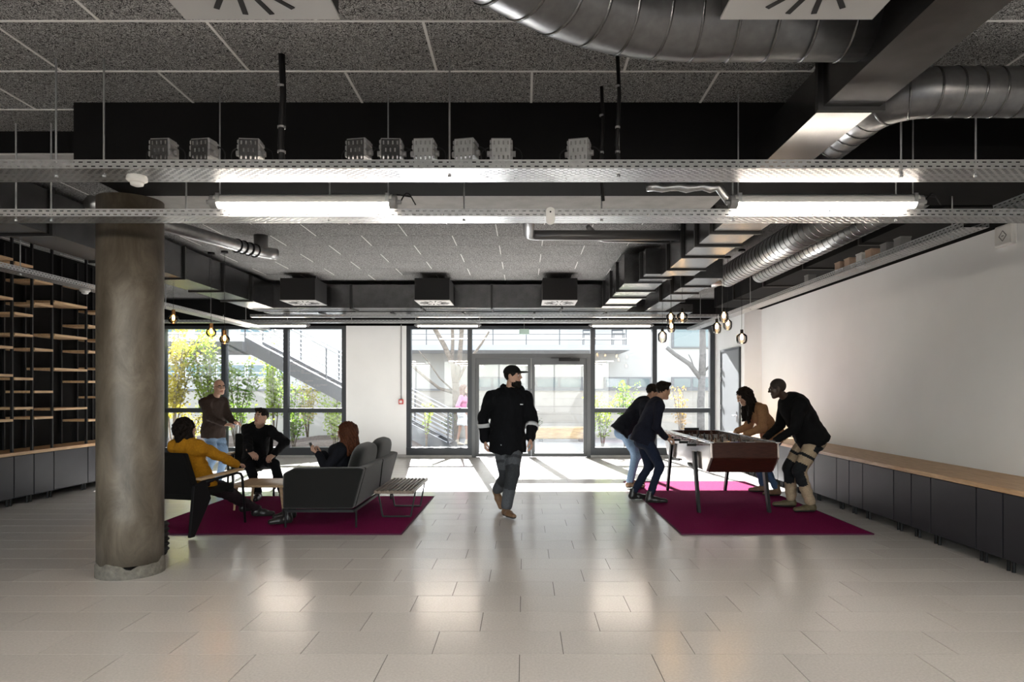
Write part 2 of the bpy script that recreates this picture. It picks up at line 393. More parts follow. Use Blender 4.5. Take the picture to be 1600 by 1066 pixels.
for a, b_, hx in ((-1.10, .155, .10), (.165, 1.42, .22)):
    lf = bar(d1, 'door_leaf', a, a+.075, .02, 2.24, .035, 'doorframe')
    m = MB().box(a, a+.075, WY-.035, WY+.035, .015, 2.24).box(b_-.075, b_, WY-.035, WY+.035, .015, 2.24).box(a+.075, b_-.075, WY-.035, WY+.035, 2.10, 2.24).box(a+.075, b_-.075, WY-.035, WY+.035, .015, .09)
    me = lf.data; bpy.data.objects.remove(lf); lf = m.build('door_leaf', M['doorframe'], d1)
    MB().box(a+.075, b_-.075, WY-.006, WY+.006, .09, 2.10).build('pane', M['glass'], lf)
    MB().cyl((hx, WY-.07, 1.05), (hx, WY-.035, 1.05), .012).cyl((hx, WY-.07, 1.05), (hx+(.11 if hx > .16 else -.11), WY-.07, 1.05), .011).build('handle', M['chrome'], lf)
    for hz in (.35, 1.15, 1.95):
        q = a if a < 0 else b_
        MB().cyl((q, WY-.05, hz-.05), (q, WY-.05, hz+.05), .014, 8).build('hinge', M['doorframe'], lf)
MB().box(.78, 1.25, WY-.15, WY-.09, 2.17, 2.235).box(.6, 1.05, WY-.13, WY-.11, 2.235, 2.25).build('door_closer', M['black'], d1)
d2 = structure('door_2', 'grey service door at the end of the right wall', (4.31, 14.26, 0))
MB().box(4.29, 4.345, 13.66, 14.86, .01, 2.34).build('door_leaf', M['doorgrey'], d2)
MB().box(4.28, 4.5, 13.6, 13.66, 0, 2.38).box(4.28, 4.5, 14.86, 14.92, 0, 2.38).box(4.28, 4.5, 13.66, 14.86, 2.34, 2.38).build('frame', M['frame'], d2)
MB().cyl((4.24, 13.78, 1.0), (4.29, 13.78, 1.0), .012).cyl((4.24, 13.78, 1.0), (4.24, 13.9, 1.0), .011).box(4.283, 4.29, 13.75, 13.81, .88, 1.08).build('handle', M['chrome'], d2)
for hz in (.3, 1.15, 1.75, 1.95): MB().cyl((4.27, 14.85, hz-.05), (4.27, 14.85, hz+.05), .016, 8).build('hinge', M['galv'], d2)
# ================================================================ CEILING SERVICES
def perforated(m, o, u, v, L, W, pu, pv, hu, hv):
    """sheet with slots: origin o, directions u (length L), v (width W); pitch pu, pv; hole hu x hv; every other row staggered"""
    o, u, v = Vector(o), Vector(u), Vector(v); nv = max(1, round(W/pv)); pv = W/nv
    for j in range(nv):
        x = -(pu/2 if j % 2 else 0)
        while x < L-1e-6:
            a, b_ = max(x, 0), min(x+pu, L); y0, y1 = j*pv, (j+1)*pv
            c = x+pu/2; h0, h1 = c-hu/2, c+hu/2
            if h0 < a+.001 or h1 > b_-.001 or b_-a < hu+.002:
                m.add([o+u*a+v*y0, o+u*b_+v*y0, o+u*b_+v*y1, o+u*a+v*y1], [(0,1,2,3)])
            else:
                q0, q1 = (y0+y1-hv)/2, (y0+y1+hv)/2
                m.add([o+u*a+v*y0, o+u*b_+v*y0, o+u*b_+v*y1, o+u*a+v*y1, o+u*h0+v*q0, o+u*h1+v*q0, o+u*h1+v*q1, o+u*h0+v*q1],
                      [(0,1,5,4),(1,2,6,5),(2,3,7,6),(3,0,4,7)])
            x += pu
    return m
def tray(name, label, a, direction, L, W, z, rods=(), pitch=.05, lip=.05, group='perforated cable trays', rodtop=CEIL, fine=True):
    """a = corner; direction 'x' or 'y'"""
    u = Vector((1,0,0)) if direction == 'x' else Vector((0,1,0)); v = Vector((0,1,0)) if direction == 'x' else Vector((1,0,0))
    o = Vector((a[0], a[1], z)); t = thing(name, label, 'cable tray', o, group)
    perforated(MB(), o, u, v, L, W, pitch, .025 if fine else .05, pitch*.56, .009 if fine else .02).build('base_sheet', M['galv'], t, fix=False)
    for q in (0, W):
        m = perforated(MB(), o+v*q, u, Vector((0,0,1)), L, lip, pitch, lip/2, pitch*.5, lip*.14)
        p0 = o+v*q+Vector((0,0,lip)); m.obox(p0, p0+u*L, .006, .004)
        m.build('side_lip', M['galv'], t, fix=False)
    for r in rods:
        dist, zt, rad = r if isinstance(r, tuple) else (r, rodtop, .006)
        p = o+u*dist+v*(W/2)
        MB().cyl(p, (p.x, p.y, zt), rad, 6).cyl(p-Vector((0,0,.012)), p, rad*2, 6).build('hanger_rod', M['galv'], t)
    return t
t1x = [X(p, 4.2) for p in (85, 160, 702, 967, 1410, 1527)]
tray('cable_tray', 'wide perforated steel cable tray nearest the viewer, crossing the whole room', (-5.4, 4.08), 'x', 9.9, .27, 2.83, [x+5.4 for x in t1x])
t2x = [X(p, 4.9) for p in (25, 80, 291, 515, 725, 940, 1145, 1400)]
tray('cable_tray', 'perforated steel cable tray just behind the nearest one, beside the two lit tubes', (-5.4, 4.80), 'x', 9.9, .2, 2.728, [(x+5.4, 3.42, .006) for x in t2x])
tray('cable_tray', 'perforated cable tray running along the top of the right white wall', (3.41, 5.3), 'y', 9.0, .2, 2.77, [(q, CEIL, .006) for q in (.3, 5.3, 6.8, 8.3)])
tray('cable_tray', 'perforated cable tray in front of the left shelving', (-5.56, 5.1), 'y', 9.3, .2, 2.77, [(.8+1.5*i, CEIL, .006) for i in range(6)])
tray('cable_tray', 'short perforated tray bridging the two near trays on the right', (3.42, 4.36), 'y', .62, .2, 2.80, [])
tray('cable_tray', 'far perforated cable tray hanging above the windows', (-9.2, 13.75), 'x', 12.9, .2, 2.88, [(.5+1.3*i, 3.04, .006) for i in range(10)], fine=False, pitch=.08)
tray('cable_tray', 'far thin cable tray just in front of the rear duct', (-5.3, 13.2), 'x', 9.1, .15, 2.93, [], fine=False, pitch=.08)

# ---- junction boxes standing on the nearest tray
def junction(x, z0, label, tint, rz):
    t = thing('junction_box', label, 'junction box', (x, 4.22, 2.833), 'junction boxes on the nearest tray')
    # perforated upright bracket
    m = perforated(MB(), (-.042, 0, 0), (1,0,0), (0,0,1), .084, .15, .021, .03, .007, .016); m.box(-.042, .042, 0, .05, 0, .003)
    m.build('bracket', M[tint], t, world=False, fix=False)
    b = MB()
    for zz, hh in ((.092, .022), (.118, .02), (.14, .016)): b.box(-.052+(.14-zz)*-.05, .052, .004, .075, zz-hh/2+.001, zz+hh/2)
    b.box(-.046, .046, .006, .07, .08, .156)
    bo = b.build('box', M['greyplastic'], t, world=False, bevel=.003)
    for s in (-1, 1):
        MB().cyl((s*.052, .04, .10), (s*.066, .04, .10), .012, 8).build('cable_gland', M['greyplastic'], bo, world=False)
        pts = [(s*(.06+.035*math.sin(k/8*math.pi)), .05+.01*k/8, .13-.13*k/8+.03*math.sin(k/8*math.pi)) for k in range(9)]
        MB().tube(pts, .003, 5).build('cable', M['black'], t, world=False)
    t.rotation_euler[2] = rz; t.scale = (1.35, 1.35, 1.5)
order = ['left end', 'second', 'third', 'fourth', 'fifth', 'sixth', 'seventh', 'eighth', 'right end']
for i, (px, tint) in enumerate(zip((248, 311, 388, 555, 610, 661, 724, 783, 903), ('duct', 'duct', 'duct', 'duct', 'duct', 'galv', 'galv', 'galv', 'galv'))):
    lb = ('grey junction box at the %s of the row on the nearest tray' % order[i]) if 'end' in order[i] else 'grey junction box, %s from the left on the nearest tray' % order[i]
    junction(X(px, 4.22), 0, lb, tint, random.uniform(-.25, .25))
# boxes on the right wall tray
for i, (px, mt, nm) in enumerate(((1266, 'greyplastic', 'farthest'), (1315, 'cardboard', 'second farthest'), (1330, 'cardboard', 'third farthest'), (1349, 'plastic', 'fourth farthest'), (1364, 'cardboard', 'third nearest'), (1388, 'greyplastic', 'second nearest'), (1410, 'greyplastic', 'nearest'))):
    y = 3.5*FPX/(px-VX)
    t = thing('connection_box', 'small box on the right wall tray, %s of its row' % nm, 'box', (3.5, y, 2.775), 'boxes on the right wall tray')
    b = MB().box(-.05, .05, -.06, .06, 0, .13).build('box', M[mt], t, world=False, bevel=.006)
    MB().box(-.053, .053, -.063, .063, .13, .145).build('lid', M[mt], t, world=False, bevel=.004)
    MB().tube([(-.02, .06, .05), (-.03, .1, .06), (-.02, .12, .0)], .004, 5).build('cable', M['black'], t, world=False)

# ---- tube lights
def tubelight(x0, x1, y, z, label, r=.045, cable=True, rods=True, mt='tube'):
    t = thing('tube_light', label, 'light', ((x0+x1)/2, y, z), 'tube lights')
    MB().tube([(x0+.04, y, z-r*.22), (x1-.04, y, z-r*.22)], r*.72, 20).build('diffuser', M[mt], t, smooth=True)
    n = 10; vs = []                                          # opaque upper shell
    pr = [(math.cos(math.pi*k/n)*r, math.sin(math.pi*k/n)*r+.006) for k in range(n+1)]+[(-r*.95, -.010), (-r*.5, -.012), (r*.5, -.012), (r*.95, -.010)]
    MB().prism([(y+a, z+b_) for a, b_ in pr], 0, x0+.03, x1-.03).build('housing', M['tubeshell'], t, smooth=False)
    for s, xx in ((-1, x0), (1, x1)):
        MB().cyl((xx, y, z), (xx-s*.05, y, z), r*1.03, 16).cyl((xx+s*.03, y, z), (xx, y, z), .016, 8).build('end_cap', M['greyplastic'], t)
        if rods: MB().cyl((xx-s*.06, y, z+r), (xx-s*.06, y, CEIL if y < 4.85 else 3.07), .005, 6).box(xx-s*.06-.012, xx-s*.06+.012, y-r*1.05, y+r*1.05, z-.005, z+r*1.15).build('hanger', M['galv'], t)
    if cable:
        pts = [(x1+.03+.10*k/8, y, z+.05*math.sin(k/8*math.pi*1.2)+.01) for k in range(9)]
        MB().tube(pts+[(x1+.1, y, z+.035), (x1, y, z+.05)], .005, 6).build('cable', M['black'], t)
    return t
tubelight(X(330, 4.72), X(620, 4.72), 4.72, 2.806, 'lit tube light on the left, hanging in front of the second tray')
tubelight(X(1140, 4.72), X(1440, 4.72), 4.72, 2.806, 'lit tube light on the right, hanging in front of the second tray')
for x0, x1, nm in ((-5.64, -4.37, 'above the left window bank'), (-2.2, -.9, 'left of the entrance doors'), (1.34, 2.6, 'above the right window')):
    tubelight(x0, x1, 13.85, 2.835, 'distant lit tube light '+nm, .035, False, False)
for yy, rn in ((1.9, 'first'), (-.6, 'second'), (-3.0, 'third')):  # unseen tube rows, added to light the near floor
    for xx, nm in ((-5.2, 'leftmost'), (-2.6, 'second'), (.2, 'third'), (3.2, 'rightmost')):
        tubelight(xx-.65, xx+.65, yy, 2.795, 'added fill tube in the %s row behind the viewer, %s of four' % (rn, nm))

# ---- rectangular ducts with flanges
def duct(label, axis, c0, c1, z0, z1, s0, s1, flanges, name='air_duct', fl=.03, mt='duct'):
    """axis 'y': x from c0..c1, runs y s0..s1"""
    t = thing(name, label, 'duct', ((c0+c1)/2, s0, z0) if axis == 'y' else (s0, (c0+c1)/2, z0), 'rectangular air ducts')
    cuts = [s0]+sorted(flanges)+[s1]
    for a, b_ in zip(cuts[:-1], cuts[1:]):
        m = MB()
        if axis == 'y': m.box(c0, c1, a+.004, b_-.004, z0, z1)
        else: m.box(a+.004, b_-.004, c0, c1, z0, z1)
        m.build('duct_section', M[mt], t)
    for f in flanges:
        m = MB()
        if axis == 'y': m.box(c0-fl, c1+fl, f-.018, f+.018, z0-fl*.7, z1+fl*.3)
        else: m.box(f-.018, f+.018, c0-fl, c1+fl, z0-fl*.7, z1+fl*.3)
        m.build('flange', M['ductedge'], t)
    return t
duct('long dark rectangular duct running back along the left side', 'y', -5.13, -4.64, 3.035, 3.46, 5.72, 13.2, [6.69, 8.1, 9.3, 10.5, 11.6])
duct('dark rectangular duct crossing the rear of the ceiling behind three diffusers', 'x', 12.62, 13.15, 3.035, 3.46, -4.64, 1.43, [-3.2, -1.9, -.6, .7])
duct('flat pale duct above the windows behind the rear duct', 'x', 13.35, 14.35, 3.04, 3.2, -5.1, 3.3, [-4, -2.6, -1.2, .2, 1.6])
duct('dark rectangular duct joining the rear duct on the right', 'y', 1.43, 1.97, 3.035, 3.46, 9.75, 13.2, [10.45, 11.2, 12.2])
duct('slim duct elbow between the two right hand ducts', 'y', 1.62, 2.0, 3.06, 3.4, 9.1, 9.75, [9.4])
duct('dark rectangular duct right of centre behind the beam', 'y', 1.82, 2.26, 3.035, 3.42, 5.9, 9.1, [6.6, 7.19, 7.8, 8.6])
duct('second right hand duct of narrow sections beside the spiral ducts', 'y', 2.3, 2.68, 3.02, 3.3, 9.2, 13.0, [9.9, 10.6, 11.5])
duct('dark rectangular duct overhead at the top right', 'y', 1.64, 1.95, 3.06, 3.31, 1.2, 4.85, [2.66, 3.76])
duct('black duct hugging the top of the right wall', 'y', 3.7, 4.3, 3.12, 3.5, 6.0, 13.3, [7.5, 9, 10.5, 12], mt='blackwall')

M['diffplate'] = mat('grey_diffuser_plate', (.40, .40, .40), .5)
# ---- diffuser boxes
def diffuser(x0, x1, y0, y1, zb, label):
    t = thing('air_diffuser', label, 'diffuser', ((x0+x1)/2, (y0+y1)/2, zb), 'square air diffusers')
    MB().box(x0, x1, y0, y1, zb+.004, zb+.38).build('plenum_box', M['blackmatte'], t)
    cx, cy = (x0+x1)/2, (y0+y1)/2
    pl = MB().box(x0-.005, x1+.005, y0-.005, y1+.005, zb-.006, zb+.004).build('face_plate', M['diffplate'], t)
    for k in range(16):
        a = 2*math.pi*(k+.5)/16; d = Vector((math.cos(a), math.sin(a), 0)); c = Vector((cx, cy, zb-.0075)); w_ = (x1-x0)
        MB().obox(c+d*w_*.20, c+d*w_*.44, .022, .004).build('slot', M['blackmatte'], pl)
    for sx in (x0+.08, x1-.08): MB().cyl((sx, cy, zb+.38), (sx, cy, CEIL), .005, 6).build('hanger_rod', M['galv'], t)
diffuser(-1.42, -.78, 2.24, 2.87, 3.07, 'square swirl diffuser at the top left of the near ceiling')
diffuser(.83, 1.46, 2.24, 2.87, 3.07, 'square swirl diffuser at the top right of the near ceiling')
for px, nm in ((465, 'leftmost'), (675, 'middle'), (875, 'rightmost')):
    xx = X(px, 11.8); diffuser(xx-.3, xx+.3, 11.8, 12.5, 3.07, 'square diffuser box on the rear duct, %s of three' % nm)

# ---- round ducts
def spiral(label, pts, r, ribs, name='spiral_duct', mt='spiral', ribpitch=.16):
    t = thing(name, label, 'duct', pts[0], 'round ducts')
    P = []                                                     # round the corners
    pts = [Vector(p) for p in pts]
    for i, p in enumerate(pts):
        if 0 < i < len(pts)-1:
            a = (pts[i-1]-p); b_ = (pts[i+1]-p); q = min(r*2.2, a.length*.45, b_.length*.45)
            a = p+a.normalized()*q; b_ = p+b_.normalized()*q
            for k in range(9):
                s = k/8; P.append(a*(1-s)**2+p*2*s*(1-s)+b_*s*s)
        else: P.append(p)
    MB().tube(P, r, 32).build('pipe', M[mt], t, smooth=True)
    # ribs at a regular pitch along the run
    acc = ribpitch; tot = 0
    for i in range(len(P)-1):
        seg = (P[i+1]-P[i]).length; d = (P[i+1]-P[i]).normalized()
        while acc <= tot+seg and ribs:
            c = P[i]+d*(acc-tot); MB().tube([c-d*.006, c+d*.006], r*1.022, 28).build('seam_ring', M['duct'], t, smooth=True); acc += ribpitch
        tot += seg
    return t
spiral('large grey round duct bending across the top of the picture', [(-1.6, 1.5, 3.31), (.42, 3.3, 3.31), (1.66, 3.3, 3.31)], .2, True, ribpitch=.18, mt='darkspiral')
spiral('thicker of the two spiral ducts along the right side', [(3.0, 10.1, 3.2), (3.0, 5.95, 3.2)], .16, True, ribpitch=.13)
spiral('thinner of the two spiral ducts along the right side', [(3.45, 10.0, 3.2), (3.45, 5.95, 3.2)], .115, True, ribpitch=.13)
spiral('round duct turning right above the nearest tray', [(2.15, 4.84, 3.25), (2.15, 4.0, 3.25), (4.6, 4.0, 3.25)], .14, True, ribpitch=.12, mt='darkspiral')
spiral('short round connector beside the thicker spiral duct', [(3.0, 10.0, 3.2), (2.66, 10.3, 3.16)], .13, False, 'duct_connector')
spiral('grey drain pipe under the rear ceiling at the left', [(-4.2, 6.6, 3.32), (-3.55, 8.7, 3.32), (-3.45, 8.95, 3.32), (-3.3, 9.1, 3.32)], .075, False, 'drain_pipe', 'spiral')
MB_ = MB()
pt = thing('drain_pipe', 'black branched end of the left drain pipe rising to the ceiling', 'pipe', (-3.45, 8.95, 3.3))
MB().tube([(-3.45, 8.95, 3.32), (-3.47, 9.0, 3.42), (-3.47, 9.0, CEIL)], [.085, .09, .09], 16).build('riser', M['pipe'], pt, smooth=True)
for k in range(4): MB().tube([(-3.60+.035*k, 8.55+.1*k, 3.32), (-3.595+.035*k, 8.565+.1*k, 3.32)], .09, 16).build('clamp_ring', M['black'], pt)
spiral('dark horizontal pipe under the rear ceiling right of centre', [(.05, 6.2, 3.3), (.05, 7.9, 3.3), (1.8, 7.9, 3.3)], .06, False, 'drain_pipe', 'pipe')
spiral('thin pale pipe below the dark horizontal pipe', [(.75, 8.0, 3.42), (.95, 8.4, 3.36), (1.8, 8.5, 3.36)], .03, False, 'thin_pipe', 'spiral')
t = thing('foil_hose', 'foil wrapped hose between the two near trays', 'hose', (1.2, 5.2, 3.0))
MB().tube([(X(1010, 5.1)+.06*k, 5.1, 3.02+.008*math.sin(k*2.1)) for k in range(10)]+[(X(1140, 5.1), 5.1, 2.9)], [.03+.004*math.sin(k*1.7) for k in range(11)], 10).build('hose', M['galv'], t, smooth=True)
# conduits dropping to the nearest tray
for px, y, r, nm in ((440, 4.16, .02, 'thick black cable drop left of centre'), (965, 4.16, .012, 'thin black cable drop right of centre'), (940, 4.6, .012, 'black flex between the trays right of centre')):
    t = thing('cable_drop', nm+' above the nearest tray', 'cable', (X(px, y), y, 2.84))
    xx = X(px, y); MB().tube([(xx, y, CEIL), (xx+.01, y, 3.3), (xx-.005, y, 3.0), (xx+.01, y, 2.84 if y < 4.5 else 2.78)], r, 8).build('cable', M['black'], t, smooth=True)
    for zz in (3.35, 3.1, 2.95): MB().cyl((xx, y, zz), (xx, y, zz+.012), r*1.3, 8).build('cable_tie', M['greyplastic'], t)
# smoke detectors and tags
def detector(x, y, z, label, s=1.0):
    t = thing('smoke_detector', label, 'detector', (x, y, z), 'white detectors')
    MB().lathe([(.055*s, 0), (.06*s, -.012*s), (.06*s, -.03*s), (.045*s, -.04*s)], (x, y, z), 24).build('base', M['plastic'], t, smooth=False)
    MB().lathe([(.04*s, -.04*s), (.036*s, -.058*s), (.015*s, -.066*s)], (x, y, z), 24).build('dome', M['plastic'], t, smooth=True)
detector(X(214, 4.22), 4.22, 2.829, 'white smoke detector under the nearest tray beside the column')
detector(-5.46, 8.49, 2.769, 'white detector under the tray in front of the shelving')
t = thing('sensor_tag', 'pale oval sensor hanging from the second tray at centre', 'sensor', (X(860, 4.79), 4.78, 2.7))
MB().prism([(X(860, 4.78)+.032*math.cos(a)*(1 if abs(math.sin(a)) < .9 else .9), 2.725+(.028 if math.sin(a) > 0 else -.028)+.032*math.sin(a)) for a in [k*math.pi/8 for k in range(16)]], 1, 4.765, 4.79).build('shell', M['plastic'], t)
MB().cyl((X(860, 4.78), 4.76, 2.75), (X(860, 4.78), 4.765, 2.75), .006, 8).build('screw', M['black'], t)
t = thing('access_point', 'white rounded wireless access point high on the right wall', 'access point', (4.66, 6.56, 3.0))
MB().box(4.60, 4.66, 6.44, 6.69, 2.89, 3.10).build('shell', M['plastic'], t, bevel=.02)
m = MB()
for a, b_ in (((.05, 0), (0, .05)), ((0, .05), (-.05, 0)), ((-.05, 0), (0, -.05)), ((0, -.05), (.05, 0))): m.obox((4.598, 6.565+a[0], 2.99+a[1]), (4.598, 6.565+b_[0], 2.99+b_[1]), .004, .006)
m.box(4.597, 4.6, 6.55, 6.58, 2.985, 2.995).build('emblem', M['greyplastic'], t)
t = thing('alarm_call_point', 'red fire alarm call point on the white pier', 'alarm', (X(627, 15.42), 15.42, 1.25))
xx = X(627, 15.42); MB().box(xx-.05, xx+.05, 15.36, 15.42, 1.2, 1.31).build('housing', M['red'], t, bevel=.008); MB().box(xx-.03, xx+.03, 15.355, 15.36, 1.225, 1.285).build('press_plate', M['plastic'], t)
MB().cyl((xx, 15.405, 1.31), (xx, 15.405, 3.0), .012, 8).build('conduit', M['greyplastic'], t)
t = thing('exit_sign', 'pale green exit sign hanging above the entrance doors', 'sign', (0, 15.2, 2.85))
MB().box(-.11, .11, 15.19, 15.22, 2.76, 2.88).build('panel', mat('pale_green_sign', (.45, .6, .55), .4), t, bevel=.005); MB().cyl((0, 15.205, 2.88), (0, 15.205, CEIL), .006, 6).build('stem', M['greyplastic'], t)

# ---- pendant lamps
def bulb_pendant():
    t = thing('pendant_lamp', 'x', 'lamp', (0,0,0), 'bare bulb pendants at the left')
    MB().cyl((0,0,.09), (0,0,1.05), .003, 6).build('cord', M['black'], t, world=False); MB().cyl((0,0,.05), (0,0,.12), .026, 14).build('socket', M['brass'], t, world=False)
    MB().lathe([(.014, .06), (.036, .047), (.062, .022), (.074, -.012), (.066, -.05), (.036, -.078), (.002, -.086)], n=24).build('bulb_glass', M['amber'], t, smooth=True, world=False)
    f = MB()
    for k in range(4): a = k*math.pi/2; f.tube([(.006*math.cos(a), .006*math.sin(a), .04), (.022*math.cos(a), .022*math.sin(a), .0), (.008*math.cos(a), .008*math.sin(a), -.035)], .0025, 5)
    f.build('filament', M['filament'], t, world=False)
    return t
def jar_pendant(wd, ht):
    t = thing('pendant_lamp', 'x', 'lamp', (0,0,0), 'smoked glass pendants over the football table')
    MB().cyl((0,0,.1), (0,0,1.1), .003, 6).build('cord', M['black'], t, world=False); MB().cyl((0,0,.055), (0,0,.12), .022, 14).build('socket', M['black'], t, world=False)
    MB().lathe([(.02, .07), (wd*.6, .055), (wd*.97, .03), (wd, 0), (wd*.98, -ht*.5), (wd*.8, -ht*.85), (wd*.45, -ht)], n=28).build('glass_shade', M['smoke'], t, smooth=True, world=False)
    b = MB().lathe([(.010, .055), (.018, .03), (.024, .0), (.02, -.022), (.004, -.032)], n=14).build('bulb', mat('lamp_glow', (1, .75, .45), .4, emit=((1.0, .62, .26), 9.0)), t, smooth=True, world=False)
    return t
b0 = bulb_pendant(); b0.location = (X(271, 10), 10.0, Z(497, 10)); b0['label'] = 'bare filament bulb pendant nearest the column, highest of three'
dup(b0, (X(330, 10.1), 10.1, Z(518, 10.1)), 'bare filament bulb pendant in the middle of the left three'); dup(b0, (X(351, 10.0), 10.0, Z(529, 10)), 'lowest bare filament bulb pendant, in front of the window mullion')
j0 = jar_pendant(.066, .10); j1 = jar_pendant(.078, .09)
lab = 'smoked glass pendant over the football table, '
j0.location = (X(1035, 10), 10, Z(525, 10)); j0['label'] = lab+'low one in front of the window mullion'
dup(j0, (X(1048, 10.3), 10.3, Z(496, 10.3)), lab+'high one left of the round one'); dup(j0, (X(1049, 11), 11.0, Z(510, 11)), lab+'half hidden behind the high left one')
j1.location = (X(1066, 9.9), 9.9, Z(495, 9.9)); j1['label'] = lab+'round one at the top left'
dup(j0, (X(1120, 10.2), 10.2, Z(511, 10.2)), lab+'left one of the right hand cluster'); dup(j0, (X(1131, 9.8), 9.8, Z(494, 9.8)), lab+'highest of the right hand cluster')
dup(j0, (X(1137, 10.4), 10.4, Z(506, 10.4)), lab+'rear one of the right hand cluster'); dup(j1, (X(1159, 9.9), 9.9, Z(528, 9.9)), lab+'lowest one, in front of the white pier')

for t in [o for o in COL.objects if o.name.startswith('pendant_lamp')]:
    c = [q for q in t.children if q.name.startswith('cord')][0]; z0, z1 = min(v.co.z for v in c.data.vertices), max(v.co.z for v in c.data.vertices)
    top = CEIL-t.location.z; c.scale.z = (top-z0)/(z1-z0); c.location.z = z0-z0*c.scale.z
    MB().lathe([(.05, top-.03), (.05, top-.003), (.03, top)], n=16).build('ceiling_rose', M['black'], t, world=False)
# ================================================================ FITTED FURNITURE
def cabinet(side, y0, y1, label):
    s = 1 if side == 'right' else -1; xf = 3.97 if s > 0 else -6.61; xb = 4.655 if s > 0 else -7.045
    t = thing('cabinet', label, 'cabinet', ((xf+xb)/2, (y0+y1)/2, 0), 'charcoal base cabinets along the %s wall' % side)
    a, b_ = sorted((xf+s*.03, xb)); MB().box(a, b_, y0+.004, y1-.004, .10, .655).build('body', M['blackmatte'], t)
    a, b_ = sorted((xf, xf+s*.026)); MB().box(a, b_, y0+.008, y1-.008, .11, .65).build('door', M['cabinet'], t, bevel=.002)
    for yy in (y0+.03, y1-.03): MB().cyl((xf+s*.07, yy, 0), (xf+s*.07, yy, .10), .015, 8).build('foot', M['black'], t)
def pattern(start, n, cyc):          # boundaries going toward the viewer
    out = [start]; k = 0
    while len(out) < n+1: out.append(out[-1]-cyc[k % len(cyc)]); k += 1
    return out
rb = pattern(13.39, 18, (.67, .335, .335)); shift = 8.68-min(rb, key=lambda v: abs(v-8.68)); rb = [min(v+shift, 13.39) for v in rb]
nr = len(rb)-1
ordn = lambda i: ['first', 'second', 'third', 'fourth', 'fifth', 'sixth', 'seventh', 'eighth', 'ninth', 'tenth', 'eleventh', 'twelfth', 'thirteenth', 'fourteenth', 'fifteenth', 'sixteenth', 'seventeenth', 'eighteenth', 'nineteenth'][i]
for i in range(nr):
    if rb[i]-rb[i+1] > .05: cabinet('right', rb[i+1], rb[i], '%s charcoal cabinet along the right wall, %s from the far end' % ('wide' if rb[i]-rb[i+1] > .5 else 'narrow', ordn(i)))
t = thing('bench_top', 'long oak bench top on the cabinets along the right wall', 'bench', (4.3, 9, .655)); MB().box(3.955, 4.655, rb[-1], 13.39, .657, .70).build('board', M['oakx'], t, bevel=.003)
lbn = [11.45, 11.1, 10.35, 9.6, 9.21, 8.85, 8.1, 7.72, 7.35]
for i in range(len(lbn)-1): cabinet('left', lbn[i+1], lbn[i], '%s charcoal cabinet under the oak shelving, %s from the far end' % ('wide' if lbn[i]-lbn[i+1] > .5 else 'narrow', ordn(i)))
t = thing('bench_top', 'oak top on the cabinets below the left shelving', 'bench', (-6.8, 9, .655)); MB().box(-7.045, -6.595, 7.35, 11.45, .657, .70).build('board', M['oakx'], t, bevel=.003)
sh = thing('shelving_unit', 'tall black framed shelving with staggered oak shelves on the left wall', 'shelving', (-6.8, 9, .70))
for y in (11.1, 10.72, 10.35, 9.6, 9.21, 8.85, 8.1, 7.72, 7.35):
    for x in (-6.64, -7.02): MB().box(x-.014, x+.014, y-.014, y+.014, .70, 3.5).build('upright', M['black'], sh)
mods = {(8.10, 8.85): (2.69, 2.06, 1.70, 1.12, 3.2), (8.85, 9.21): (3.17, 2.51, 2.24, 1.66, 1.27), (9.21, 9.6): (2.685, 2.066, 1.487, 1.13, 3.0), (9.6, 10.35): (2.76, 2.29, 1.81, 1.24),
        (10.35, 10.72): (3.1, 2.49, 2.1, 1.64, 1.05), (10.72, 11.1): (2.75, 2.3, 1.85, 1.4), (7.72, 8.10): (2.4, 1.9, 1.3)}
for (y0, y1), zs in mods.items():
    for z in zs: MB().box(-7.03, -6.61, y0+.016, y1-.016, z-.016, z+.016).build('shelf', M['oak'], sh, bevel=.002)
# ================================================================ LOOSE FURNITURE
def rug(x0, x1, y0, y1, label):
    t = thing('rug', label, 'rug', ((x0+x1)/2, (y0+y1)/2, 0)); MB().box(x0, x1, y0, y1, 0, .012).build('pile', M['rug'], t, bevel=.004)
    e = MB()
    for a, b_ in (((x0, y0), (x1, y0)), ((x1, y0), (x1, y1)), ((x1, y1), (x0, y1)), ((x0, y1), (x0, y0))): e.tube([(*a, .008), (*b_, .008)], .008, 6)
    e.build('bound_edge', mat('rug_edge', (.06, .003, .03), .9), t)
RZ = .013
rug(-4.11, -1.28, 7.11, 9.64, 'dark magenta rug under the sofa and armchairs'); rug(1.64, 3.64, 7.11, 11.24, 'magenta rug under the football table')

